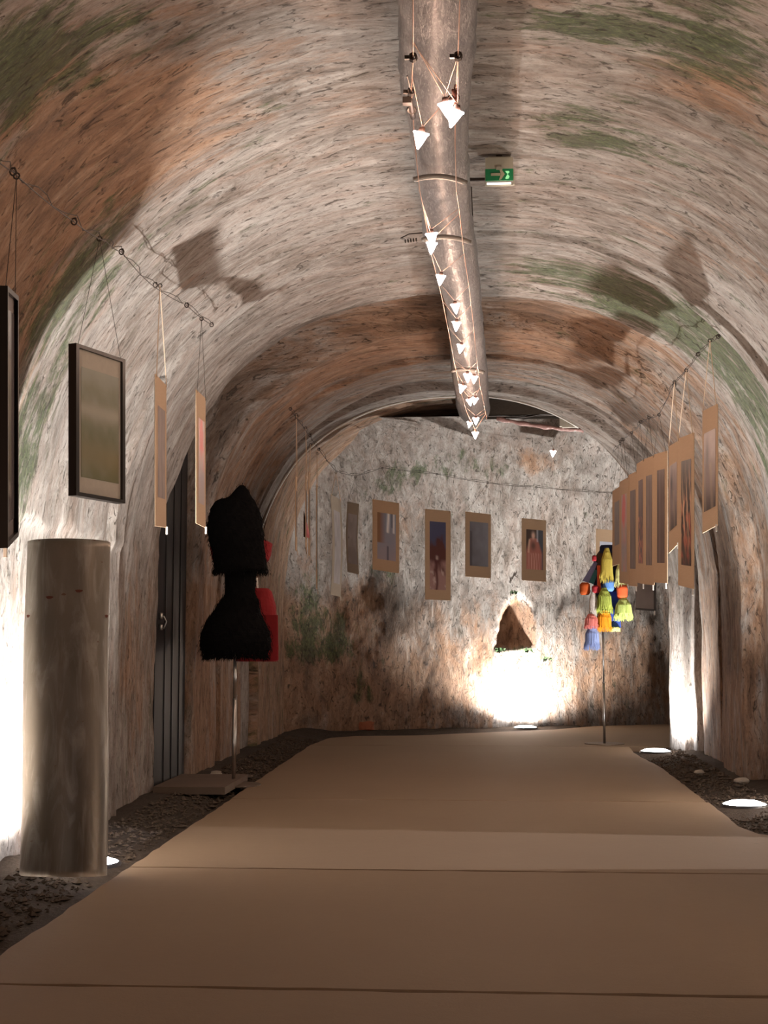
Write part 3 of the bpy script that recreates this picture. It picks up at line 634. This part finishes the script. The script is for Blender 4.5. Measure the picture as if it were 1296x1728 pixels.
def card(q, Yl, pat, label, cat='picture', mat='kraft', inner=(.20, .17, .80, .82), apex=None, clip='R', kind='board', group='photo prints hung on cords', Yr=None, bend=0, backm='back', cordm='cord', anchorY=None):
    """q = (xl, ytl, ybl, xr, ytr, ybr) of the left and right edges; Yl = distance of the left edge; the right one follows from its apparent height"""
    xl, ytl, ybl, xr, ytr, ybr = q
    if Yr is None: Yr = Yl*(ybl-ytl)/(ybr-ytr)
    TL, BL, TR, BR = at(xl, ytl, Yl), at(xl, ybl, Yl), at(xr, ytr, Yr), at(xr, ybr, Yr)
    c0 = (BL+BR)/2; t = thing('framed_picture' if kind == 'frame' else 'hanging_print', (c0.x, c0.y, min(BL.z, BR.z)), label, cat, group)
    U = ((TR-TL)+(BR-BL))/2; W_ = ((TL-BL)+(TR-BR))/2; nrm = U.cross(W_).normalized()
    if nrm.dot(Vector((0, 0, EYE))-c0) < 0: nrm = -nrm
    def P(u, v, d=0.):
        p = BL*(1-u)*(1-v)+BR*u*(1-v)+TL*(1-u)*v+TR*u*v; return p+nrm*(d+bend*math.sin(math.pi*v))
    def panel(name, u0, v0, u1, v1, d0, d1, m, n=6):
        V = []; F = []
        for j in range(n+1):
            v = v0+(v1-v0)*j/n
            V += [P(u0, v, d0), P(u1, v, d0), P(u1, v, d1), P(u0, v, d1)]
        for j in range(n):
            for k in range(4): F.append((j*4+k, j*4+(k+1) % 4, (j+1)*4+(k+1) % 4, (j+1)*4+k))
        F += [(3, 2, 1, 0), tuple(n*4+k for k in range(4))]
        return mesh(name, V, F, m, t)
    th = .022 if kind == 'frame' else .004
    panel('mount', 0.01, .01, .99, .99, -th, 0, M[mat])
    if kind == 'frame':
        wU = .022/U.length*1.0; wV = .016/W_.length
        for nm, a in (('frame_side', (0, 0, wU, 1)), ('frame_side', (1-wU, 0, 1, 1)), ('frame_top', (wU, 1-wV, 1-wU, 1)), ('frame_bottom', (wU, 0, 1-wU, wV))):
            panel(nm, *a, -.03, .012, M['frame'])
    else: panel('backing', 0.012, .012, .988, .988, -th-.0012, -th, M[backm])
    # print
    u0, v0, u1, v1 = inner; C = ink(pat, sum(map(ord, label)) % 50); ny, nx, _ = C.shape
    V = [P(u0+(u1-u0)*i/(nx-1), v1-(v1-v0)*j/(ny-1), .0012) for j in range(ny) for i in range(nx)]
    o = mesh('print', V, [(j*nx+i, (j+1)*nx+i, (j+1)*nx+i+1, j*nx+i+1) for j in range(ny-1) for i in range(nx-1)], M['glassprint' if kind == 'frame' else 'print'], t)
    ca = o.data.color_attributes.new('ink', 'FLOAT_COLOR', 'POINT'); ca.data.foreach_set('color', np.concatenate([C.reshape(-1, 3), np.ones((nx*ny, 1))], 1).ravel())
    if apex:
        aY = anchorY or (Yl+Yr)/2; A = at(apex[0], apex[1], aY)
        for u in (.06, .94):
            mb = MB(); T = P(u, .985, .003); mb.tube([T-Vector((0, 0, .012)), T, A], .0024 if cordm == 'cord' else .0012, 5); mb.build('hanging_cord', M[cordm], t)
        mb = MB(); mb.ring(A, (0, 1, 0), .010, .0028, 10, 5); mb.build('hanging_ring', M['wire'], t)
    if clip:
        u = .96 if clip == 'R' else .04; mb = MB(); p = P(u, 0, .004); mb.box(p+Vector((0, 0, -.008)), (.010, .008, .040)); mb.build('corner_clip', M['clip'], t)
    return t
# --- left row
card((6, 482, 925, 25, 500, 905), 4.0, 'slate', 'black framed picture at the left photo edge, seen almost edge-on', mat='frame_side', kind='frame', group='framed pictures hung on wires', inner=(.1, .08, .9, .92), apex=(28, 297), anchorY=4.4, clip='L', cordm='wire', Yr=4.32)
card((125, 579, 836, 208, 607, 850), 6.0, 'meadow', 'black framed picture with a hazy green print behind glass, hung on a wire at left', mat='greyboard', kind='frame', group='framed pictures hung on wires', inner=(.13, .13, .90, .86), apex=(168, 403), anchorY=5.6, clip=None, cordm='wire')
card((262, 628, 890, 281, 648, 893), 6.9, 'drape', 'narrow kraft board with brown print on cream cords, right of the green framed picture', inner=(.20, .20, .84, .80), apex=(270, 482))
card((331, 655, 885, 347, 670, 893), 7.6, 'bloom', 'narrow kraft board with red and grey print in front of the dark doorway', inner=(.22, .17, .86, .80), apex=(340, 538), cordm='wire')
# --- far left, seen on edge
EDG = [((499, 802, 930, 501.5, 804, 932), 12.0, (500, 700), 'thin print seen edge-on, leftmost of the four by the moss-stained corner', 'drape'),
       ((516, 800, 925, 518, 803, 937), 12.5, (516, 722), 'thin print seen edge-on with dark face, second of the four by the moss-stained corner', 'maroon'),
       ((521, 795, 938, 523.5, 798, 941), 12.9, (524, 750), 'thin print seen edge-on, third of the four by the moss-stained corner', 'drape'),
       ((534, 815, 995, 536, 818, 998), 13.3, (535, 765), 'long thin print seen edge-on, nearest the two pale grey boards', 'slate')]
for q, Yl, ap, lab, pt in EDG: card(q, Yl, pt, lab, apex=ap, Yr=Yl+.42, inner=(.2, .2, .8, .8), group='prints seen edge-on')
card((513, 862, 906, 522.5, 902, 909), 12.62, 'red', 'small pointed red print twisted between the edge-on boards', inner=(.05, .05, .95, .95), clip=None, Yr=12.8, group=None)
# --- back row
card((558, 832, 1005, 575, 842, 1009), 13.5, 'ice', 'long pale grey board with white print, leftmost full face of the back row', mat='greyboard', inner=(.18, .13, .80, .85), apex=(567, 797), bend=.02)
card((586, 845, 966, 606, 849, 971), 14.3, 'ice', 'short pale grey board beside the long one in the back row', mat='greyboard', inner=(.16, .14, .92, .83), apex=(600, 805), bend=.02, cordm='wire')
card((628, 841, 962, 674, 848, 969), 15.3, 'arches', 'kraft board with white and blue arch print above the dark moss patch', inner=(.19, .17, .87, .82), apex=(645, 790), cordm='wire')
card((717, 857, 1013, 761, 861, 1015), 15.6, 'roots', 'tallest kraft board of the back row, with a tree under dark blue sky', inner=(.18, .12, .80, .86), apex=(737, 800), cordm='wire', clip=None)
card((785, 862, 974, 829, 867, 977), 15.9, 'haze', 'kraft board with a misty grey print, left of the robed figure print', inner=(.17, .18, .88, .85), apex=(823, 815), cordm='wire')
card((880, 873, 980, 922, 877, 983), 16.1, 'robe', 'brightly lit kraft board with a robed figure print above the arched niche', inner=(.19, .19, .86, .82), apex=(905, 822), cordm='wire', clip=None)
card((1005, 891, 1000, 1050, 895, 1004), 15.6, 'sky', 'kraft board with pale blue print behind the tasselled costume', inner=(.16, .15, .86, .80), apex=(1033, 832), cordm='wire', clip=None)
# --- right row, far to near
RR = [((1072, 918, 1030, 1107, 915, 1033), 13.4, 'slate', 'short grey backed board hanging lowest in the right row', (1090, 740), 'back', (.04, .04, .90, .96), 'wire'),
      ((1033, 828, 957, 1060, 810, 948), 12.9, 'slate', 'kraft board with a pale grey print overlapping the tasselled costume', (1046, 745), 'kraft', (.16, .26, .50, .82), 'wire'),
      ((1045, 812, 985, 1061, 803, 988), 12.5, 'bloom', 'kraft board with a rosy print at the left end of the right row', (1052, 742), 'kraft', (.25, .12, .80, .85), 'wire'),
      ((1060, 800, 990, 1075, 793, 992), 12.0, 'maroon', 'kraft board with a dark maroon strip print, left of the ember print', (1066, 730), 'kraft', (.25, .16, .85, .84), 'wire'),
      ((1074, 781, 985, 1087, 773, 988), 11.5, 'ember', 'kraft board with a dark print glowing ember red, in the middle of the right row', (1080, 712), 'kraft', (.28, .17, .85, .84), 'wire'),
      ((1086, 773, 988, 1104, 766, 990), 11.0, 'drape', 'kraft board with a brown striped print right of the ember print', (1095, 705), 'kraft', (.25, .16, .80, .85), 'wire'),
      ((1103, 765, 985, 1126, 758, 987), 10.4, 'maroon', 'wide kraft board with a deep maroon print left of the lit pier', (1112, 700), 'kraft', (.27, .16, .82, .86), 'wire'),
      ((1128, 752, 936, 1146, 741, 918), 9.9, 'veil', 'short kraft board with slanting foot and a brown print, on two cream cords', (1138, 645), 'kraft', (.12, .20, .80, .80), 'cord'),
      ((1144, 738, 990, 1171, 727, 997), 9.4, 'flame', 'tall kraft board with flame orange print, largest of the right row', (1158, 625), 'kraft', (.22, .15, .84, .83), 'cord'),
      ((1185, 692, 902, 1211, 679, 888), 8.7, 'veil', 'nearest kraft board of the right row, with a veiled dark figure print', (1198, 575), 'kraft', (.12, .17, .88, .80), 'cord')]
for q, Yl, pt, lab, ap, mt, inn_, cm in RR:
    hL = q[2]-q[1]; card(q, Yl, pt, lab, mat=mt, inner=inn_, apex=ap, cordm=cm, Yr=Yl*.955, clip='R')

# --- the wires the prints hang on
def wire(name, pts, label, knots=(), r=.0035, twist=True):
    W = [at(*p) for p in pts]; t = thing(name, W[0], label, 'wire'); Wd = []
    for a, b in zip(W[:-1], W[1:]): Wd += sag(a, b, .008, 6)[:-1]
    Wd.append(W[-1]); mb = MB(); mb.tube(Wd, r, 5); mb.build('strand', M['wire'], t)
    if twist:
        mb = MB(); mb.tube([p+Vector((.012*math.sin(i*1.7), .0, .022*abs(math.sin(i*.9)))) for i, p in enumerate(Wd)], r*.8, 5); mb.build('strand', M['wire'], t)
    for k in knots:
        p = at(*k); mb = MB(); mb.ring(p, (.3, 1, .2), .012, .003, 12, 6); mb.ring(p+Vector((.008, 0, .006)), (1, .3, .5), .008, .0028, 10, 5); mb.build('ring_bolt', M['wire'], t)
    return t
wire('picture_wire', [(-40, 238, 4.1), (22, 290, 4.4), (125, 374, 5.1), (180, 408, 5.7), (205, 425, 6.2), (255, 480, 6.8), (315, 515, 7.5), (357, 548, 8.15)], 'twisted dark wire with ring bolts along the left haunch of the vault', [(22, 290, 4.4), (125, 374, 5.1), (205, 425, 6.2), (262, 481, 6.9), (315, 515, 7.5), (357, 548, 8.15)], .0022)
wire('picture_wire', [(490, 690, 11.4), (512, 720, 12.0), (523, 735, 12.6), (538, 758, 13.0), (567, 795, 13.5), (600, 803, 14.3), (645, 789, 15.3), (737, 800, 15.6), (823, 815, 15.9), (905, 822, 16.1), (1033, 832, 15.6)], 'thin wire slung along the far left and across the back wall', [(490, 690, 11.4), (523, 735, 12.7), (538, 758, 13.1)], .0024)
wire('picture_wire', [(1212, 568, 8.5), (1198, 577, 8.6), (1178, 598, 9.0), (1158, 625, 9.3), (1138, 646, 9.8), (1112, 700, 10.3), (1095, 705, 10.9), (1082, 712, 11.4), (1068, 728, 12.0), (1050, 742, 12.7), (1033, 765, 13.6)], 'dark wire carrying the right hand row of prints', [(1212, 568, 8.5), (1178, 598, 9.0), (1138, 650, 9.8), (1082, 712, 11.4), (1050, 742, 12.7)], .0026)

# ------------------------------------------------------------------ leaning half-round metal sheet
Yp = 6.27; a, b = atz(33, 1476), atz(176, 1480); cx = (a.x+b.x)/2; rr = (b.x-a.x)/2
t = thing('curved_metal_sheet', (cx, Yp, 0), 'tall half-round sheet of weathered grey metal leaning by the left wall', 'sheet')
ht = 1.52; n = 26; V = []; F = []; m = 40
for j in range(m+1):
    z = ht*j/m
    for lay, r_ in ((0, rr), (1, rr-.009)):
        for i in range(n+1):
            q = math.pi+math.pi*i/n*1.0
            zz = z-(.012*(i/n-.5)**2*4 if j == m else 0)+(.012*(1-abs(i/n-.5)*2) if j == 0 else 0)
            V.append((cx+math.cos(q)*r_*(1+.0*z)-.067*z/ht*1.0+.004*math.sin(z*5), Yp+.12+math.sin(q)*r_*.62+.20*z/ht, zz+.0))
w2 = 2*(n+1)
for j in range(m):
    for i in range(n):
        F.append((j*w2+i, j*w2+i+1, (j+1)*w2+i+1, (j+1)*w2+i)); k = n+1
        F.append((j*w2+k+i+1, j*w2+k+i, (j+1)*w2+k+i, (j+1)*w2+k+i+1))
    F.append((j*w2+n, j*w2+2*n+1, (j+1)*w2+2*n+1, (j+1)*w2+n)); F.append((j*w2+n+1, j*w2, (j+1)*w2, (j+1)*w2+n+1))
for j in (0, m):
    for i in range(n): F.append((j*w2+i, j*w2+i+1, j*w2+n+2+i, j*w2+n+1+i))
mesh('sheet', V, F, M['zinc'], t, True)
def onsheet(u, z): q = math.pi+math.pi*u; return Vector((cx+math.cos(q)*(rr+.002)-.067*z/ht+.004*math.sin(z*5), Yp+.12+math.sin(q)*(rr+.002)*.62+.20*z/ht, z))
for u, z in ((.42, 1.245), (.64, 1.275), (.2, 1.16), (.93, 1.16)):
    mb = MB(); V = [onsheet(u+.03*math.cos(k*math.pi/5)*(1+.3*math.sin(k*2)), z+.007*math.sin(k*math.pi/5)) for k in range(10)]
    mb.add(V, [tuple(range(10))]); mb.build('rust_scar', M['rust'], t)

# ------------------------------------------------------------------ door in the recess
dX = -2.30; t = thing('door_1', (dX, 10.3, 0), None, None); tag(t, kind='structure')
mb = MB(); mb.box((dX-.03, 10.42, 1.27), (.06, 1.02, 2.55)); mb.build('door_leaf', M['door'], t)
mb = MB()
for yy in (10.2, 10.45, 10.7): mb.box((dX+.003, yy, 1.27), (.012, .008, 2.5))
mb.build('board_joint', M['frame'], t)
mb = MB(); p0 = at(283, 1037, 10.2); mb.box((dX+.015, 10.02, 1.22), (.02, .035, .045)); mb.box((dX+.015, 10.02, 1.14), (.02, .03, .04)); mb.tube([(dX+.03, 10.03, 1.22), (dX+.045, 10.06, 1.18), (dX+.03, 10.04, 1.13)], .006, 6); mb.build('door_handle', M['steel'], t, True)
o = MB(); o.box((-2.02, 10.25, .02), (.50, .95, .05)); ob = o.build('threshold_slab', M['slab'], None, loc=(-2.0, 10.25, 0)); tag(ob, 'flat brown slab lying on the soil before the dark door', 'slab')

# ------------------------------------------------------------------ garments on stands
def loft(mb, levels, Y0, cxp, dep=.72, n=36, wob=.02, seed=1, box=2.0, sub=4):
    """levels: (py, xl, xr) outline rows in the photo at distance Y0 -> closed round body"""
    ys = [l[0] for l in levels]; rows = []
    for py in np.linspace(ys[0], ys[-1], (len(levels)-1)*sub+1):
        xl = np.interp(py, ys, [l[1] for l in levels]); xr = np.interp(py, ys, [l[2] for l in levels]); A = at(xl, py, Y0); B = at(xr, py, Y0)
        rows.append(((A.x+B.x)/2, (A.z+B.z)/2, (B.x-A.x)/2))
    V = []; F = []
    for j, (x, z, r) in enumerate(rows):
        for i in range(n):
            q = 2*math.pi*i/n; c_, s_ = math.cos(q), math.sin(q); c2 = math.copysign(abs(c_)**(2/box), c_); s2 = math.copysign(abs(s_)**(2/box), s_)
            k = r*(1+wob*math.sin(i*2.3+j*.9+seed)+wob*.6*math.sin(i*5.1-j*1.7))
            V.append((x+c2*k, Y0+s2*min(k*dep, .30), z))
    m = len(rows)
    for j in range(m-1):
        for i in range(n): F.append((j*n+i, (j+1)*n+i, (j+1)*n+(i+1) % n, j*n+(i+1) % n))
    F += [tuple(range(n)), tuple((m-1)*n+i for i in range(n-1, -1, -1))]
    mb.add(V, F); return V, n, m
def fur(mb, V, n, m, count, L, out=.5, seed=3, cen=None):
    rr = random.Random(seed)
    for k in range(count):
        j = rr.randrange(0, m) if rr.random() > .25 else m-1; i = rr.randrange(n); p = Vector(V[j*n+i]); row = V[j*n:(j+1)*n]; c = sum((Vector(v) for v in row), Vector())/n
        d = (p-c); d.z = 0; d = d.normalized() if d.length > 1e-5 else Vector((0, -1, 0)); l = L*rr.uniform(.3, 1.0)
        dr = (d*out+Vector((rr.uniform(-.25, .25), rr.uniform(-.25, .25), -1))).normalized(); s_ = d.cross(Vector((0, 0, 1))).normalized()*.0035; p = p-d*.006+Vector((rr.uniform(-.02, .02), rr.uniform(-.02, .02), rr.uniform(-.02, .02)))
        mb.add([p-s_, p+s_, p+dr*l*.6+d*.002, p+dr*l+Vector((0, 0, -.004))], [(0, 1, 2), (0, 2, 3), (1, 3, 2)])
def stand(t, x, y, ztop, rb, mt='base'):
    mb = MB(); n = 32; mb.tube([(x, y, .0), (x, y, .008)], rb, n); mb.build('base_plate', M[mt], t)
    mb = MB(); mb.tube([(x, y, .008), (x, y, .62)], .0125, 12); mb.tube([(x, y, .62), (x, y, ztop)], .0095, 12); mb.ring((x, y, .62), (0, 0, 1), .0125, .004, 12, 5); mb.ring((x, y, ztop*.93), (0, 0, 1), .012, .004, 12, 5); mb.build('pole', M['steel'], t, True)
YB = 10.37; pb = at(394, 1323, YB)
t = thing('costume_on_stand', (pb.x, YB, 0), 'black shaggy fur costume with pointed hood on a steel pole stand', 'costume', None)
stand(t, pb.x, YB, 1.0, .20)
PARTS_B = [('hood', [(819, 404, 412), (826, 397, 418), (836, 389, 423), (846, 374, 430), (862, 366, 436)], 300, .02, .35),
           ('cape', [(842, 372, 420), (846, 364, 428), (855, 358, 434), (872, 352, 441), (895, 350, 444), (915, 354, 445), (935, 360, 447), (950, 361, 449), (962, 363, 450)], 2600, .035, .45),
           ('cuff', [(945, 366, 440), (955, 363, 443), (964, 362, 446)], 500, .04, .6),
           ('bodice', [(955, 378, 434), (975, 380, 432), (1000, 380, 430), (1015, 376, 433)], 700, .02, .2),
           ('skirt', [(1005, 379, 431), (1016, 371, 436), (1035, 358, 440), (1052, 347, 448), (1068, 340, 455), (1085, 338, 457), (1098, 340, 455), (1104, 346, 450)], 4200, .045, .35)]
for nm, lv, cnt, L, out in PARTS_B:
    mb = MB(); V, n, m = loft(mb, lv, YB, 400, .75, wob=.022, seed=len(nm)); fur(mb, V, n, m, cnt, L, out, len(nm)); mb.build(nm, M['fur'], t, False)
YR = 11.0
t = thing('costume_on_stand', (at(398, 1300, YR).x, YR, 0), 'red felt costume on a stand, half hidden behind the black fur costume', 'costume', None)
stand(t, at(396, 1300, YR).x, YR, .95, .14)
mb = MB(); loft(mb, [(905, 395, 430), (913, 372, 452), (917, 356, 459), (930, 356, 458), (946, 360, 454), (955, 368, 440)], YR, 0, .6, wob=.01, box=2.6); mb.build('cape', M['red'], t)
mb = MB(); loft(mb, [(946, 380, 425), (980, 382, 428), (1000, 380, 430), (1012, 378, 430)], YR, 0, .6, wob=.0, box=2.6); mb.build('bodice', M['red'], t)
mb = MB(); loft(mb, [(993, 400, 453), (998, 392, 458), (1008, 388, 461), (1025, 372, 465), (1050, 362, 467), (1090, 360, 468.5), (1116, 400, 468.5)], YR, 0, .62, wob=.008, box=3.4); mb.build('skirt', M['red'], t)
mb = MB(); loft(mb, [(1038, 445, 469), (1114, 447, 470)], YR-.2, 0, .1, wob=0, box=4, n=16); o = mb.build('pocket_flap', M['red'], t)
mb = MB()
for py in (1068, 1084):
    p = at(467.5, py, YR-.02); mb.box(p, (.012, .012, .03))
mb.build('toggle', M['clip'], t)
mb = MB(); mb.tube([at(433, 975, YR), at(434.5, 995, YR), at(432, 1020, YR)], .010, 8); mb.build('side_ribbon', M['white'], t, True)

# tasselled costume
YT = 14.7; pt_ = at(1020, 1251, YT)
t = thing('costume_on_stand', (pt_.x, YT, 0), 'colourful costume of yarn tassels and pompoms on a steel pole stand', 'costume', None)
stand(t, pt_.x, YT, 1.25, .20)
def yarn(name, c): return simple(name, c, .85, var=.3, scale=120, bump=.5)
YC = dict(ochre=yarn('ochre_yarn', (.62, .50, .09)), blue=yarn('blue_yarn', (.13, .30, .70)), green=yarn('green_yarn', (.42, .50, .09)), orange=yarn('orange_yarn', (.95, .34, .01)), cream=yarn('pale_yellow_yarn', (.78, .80, .36)),
          redorange=yarn('red_orange_yarn', (.85, .12, .03)), lime=yarn('lime_yarn', (.60, .72, .22)), crimson=yarn('crimson_yarn', (.38, .02, .03)), lilac=yarn('lilac_yarn', (.22, .22, .38)), teal=yarn('teal_yarn', (.03, .15, .15)),
          rust=yarn('rust_orange_yarn', (.52, .09, .01)), white=yarn('white_yarn', (.66, .60, .55)), pink=yarn('pink_yarn', (.85, .25, .22)), paleblue=yarn('pale_blue_yarn', (.32, .42, .75)), navy=yarn('navy_cloth', (.012, .018, .055)), royal=yarn('royal_blue_cloth', (.03, .07, .36)), brown=yarn('brown_felt', (.09, .04, .02)))
def tassel(name, px, y0, y1, w0, w1, col, dy=-.12, ragged=True, strands=150, dx_=0):
    Yt = YT+dy; T = at(px, y0, Yt); B = at(px+dx_, y1, Yt); r0 = w0/2*Yt/2400; r1 = w1/2*Yt/2400; mb = MB(); n = 12
    V = []; L = 7
    for j in range(L):
        k = j/(L-1); c = T.lerp(B, k*(.84 if ragged else 1)); r = r0+(r1-r0)*math.sin(k*math.pi/2)**.8
        if j == 0: r *= .6
        if not ragged and j == L-1: r *= .7
        V += [c+Vector((math.cos(2*math.pi*i/n)*r*.92, math.sin(2*math.pi*i/n)*r*.8, 0)) for i in range(n)]
    mb.add(V, [(j*n+i, (j+1)*n+i, (j+1)*n+(i+1) % n, j*n+(i+1) % n) for j in range(L-1) for i in range(n)]+[tuple(range(n)), tuple((L-1)*n+i for i in range(n-1, -1, -1))])
    rr = random.Random(px*7+y0)
    if ragged:
        for s_ in range(strands):
            q = rr.uniform(0, 2*math.pi); d = Vector((math.cos(q), math.sin(q)*.85, 0)); e = rr.uniform(.84, 1.08); w_ = rr.uniform(-.006, .006)
            mb.tube([T+d*r0*.7, T.lerp(B, .35)+d*(r0+(r1-r0)*.62)*1.0+Vector((w_, 0, 0)), T.lerp(B, .7)+d*(r0+(r1-r0)*.92)*1.0, T.lerp(B, e)+d*r1*rr.uniform(.7, 1.12)+Vector((w_*2, 0, 0))], .0026, 3, False)
    return mb.build(name, YC[col], t, not ragged)
def slabp(name, P, col, dy=0, th=.03):
    A = [at(x, y, YT+dy) for x, y in P]; Bk = [a+Vector((0, th, 0)) for a in A]; n = len(P)
    return mesh(name, A+Bk, [tuple(range(n)), tuple(range(2*n-1, n-1, -1))]+[(i, n+i, n+(i+1) % n, (i+1) % n) for i in range(n)], YC[col], t)
mb = MB(); loft(mb, [(934, 1011, 1048), (945, 1004, 1056), (965, 1000, 1057), (990, 1002, 1052), (1020, 1006, 1048), (1040, 1003, 1046), (1058, 1000, 1044)], YT, 0, .6, wob=.02); mb.build('under_robe', YC['navy'], t)
mb = MB(); loft(mb, [(920, 1014, 1036), (923, 1012, 1038), (928, 1012, 1038), (934, 1009, 1042)], YT, 0, .9, wob=.01); mb.build('cap', YC['navy'], t)
mb = MB(); loft(mb, [(926, 1014, 1044), (934, 1008, 1048), (946, 1002, 1054), (958, 1000, 1056)], YT, 0, .65, wob=.02); mb.build('shoulder_cape', YC['brown'], t)
slabp('fabric_strip', [(1004, 946), (1008, 950), (996, 984), (983, 980)], 'lilac', -.14); slabp('fabric_strip', [(1004, 961), (1010, 963), (1002, 986), (994, 983)], 'teal', -.17)
slabp('fabric_strip', [(1008, 954), (1013, 954), (1014, 1000), (1008, 1000)], 'redorange', -.20); slabp('blue_panel', [(1030, 998), (1044, 998), (1048, 1059), (1031, 1059)], 'royal', -.18)
slabp('fabric_strip', [(1053, 955), (1058, 956), (1060, 972), (1054, 968)], 'lilac', -.05)
tassel('fringe', 1038, 1058, 1066, 15, 15, 'cream', -.19, True, 50)
tassel('yarn_tassel', 1024, 925, 981, 9, 21, 'ochre', -.24, True, 200, -.5); tassel('yarn_band', 1027, 978, 998, 20, 20, 'blue', -.24, False)
tassel('yarn_tassel', 1020, 992, 1034, 11, 25, 'green', -.27); tassel('yarn_tassel', 1020, 1030, 1064, 19, 22, 'orange', -.25)
tassel('yarn_tassel', 1048, 948, 990, 9, 20, 'cream', -.24); tassel('yarn_band', 1050, 987, 1011, 23, 19, 'redorange', -.25, False); tassel('yarn_tassel', 1052, 1008, 1046, 12, 30, 'lime', -.26, True, 200)
tassel('pompom', 1003, 937, 947, 8, 9, 'crimson', -.2, False); tassel('pompom', 987, 983, 1004, 19, 19, 'rust', -.18, False); tassel('yarn_band', 1005, 988, 1001, 14, 13, 'crimson', -.24, False)
tassel('yarn_tassel', 1001, 999, 1039, 8, 13, 'white', -.24); tassel('yarn_tassel', 998, 1036, 1060, 14, 22, 'pink', -.25); tassel('yarn_tassel', 999, 1055, 1095, 13, 24, 'paleblue', -.24, True, 170)

# ------------------------------------------------------------------ details on the far lip
t = thing('cable_tray', (.6, 14.7, 3.45), 'dark cables on brackets in the gap above the far vault', 'cables')
mb = MB()
for k, (a_, b_) in enumerate((((832, 676), (955, 702)), ((832, 690), (950, 697)), ((832, 668), (900, 699)), ((850, 705), (940, 690)))):
    mb.tube(sag(at(*a_, 14.75), at(*b_, 14.75), .03), .008, 6)
mb.build('cable', M['wire'], t)
mb = MB()
for px in (868, 907): mb.tube([at(px-6, 692, 14.7), at(px, 686, 14.72), at(px+2, 698, 14.8)], .012, 6)
mb.build('bracket', M['housing'], t)
mb = MB(); W = sag(at(838, 706, 14.72), at(985, 726, 14.72), .02, 20); mb.tube([p+Vector((0, 0, .004*math.sin(i*2.1))) for i, p in enumerate(W)], [.022+.006*math.sin(i*1.3) for i in range(len(W))], 10)
ob = mb.build('plastic_tube', M['pinkfilm'], None, True, loc=tuple(W[0])); tag(ob, 'pinkish glossy plastic tube along the edge above the far vault', 'tube')
mb = MB(); p = at(955, 711, 14.5); mb.box(p, (.13, .08, .11)); mb.box(p+Vector((.03, -.01, -.06)), (.14, .05, .012)); ob = mb.build('junction_box', M['greyboard'], None, loc=tuple(p)); tag(ob, 'small pale box fixed under the arch edge near the lone lamp', 'box')
# small plants rooted in the niche sill
def tuft(px, py, Y_, r, n, lab):
    mb = MB(); c = at(px, py, Y_); rr = random.Random(px)
    for k in range(n):
        q = rr.uniform(0, 2*math.pi); l = r*rr.uniform(.5, 1.1); o_ = c+Vector((rr.uniform(-r, r), 0, rr.uniform(-.2, .2)*r)); d = Vector((math.cos(q)*.8, -.5-.3*rr.random(), math.sin(q)*.7)).normalized(); s_ = d.cross(Vector((0, 1, .3))).normalized()*l*.22
        mb.add([o_, o_+d*l*.5-s_, o_+d*l-Vector((0, 0, l*.2)), o_+d*l*.5+s_], [(0, 1, 2, 3)])
    ob = mb.build('fern_tuft', M['fern'], None, loc=tuple(c)); tag(ob, lab, 'plant')
tuft(845, 1096, 17.48, .05, 42, 'dark fern tuft at the left end of the niche sill'); tuft(890, 1097, 17.56, .045, 34, 'dark fern tuft at the right end of the niche sill'); tuft(868, 999, 17.5, .04, 30, 'small green tuft above the arched niche')
tuft(925, 1112, 17.58, .05, 26, 'low green tuft on the wall right of the niche')
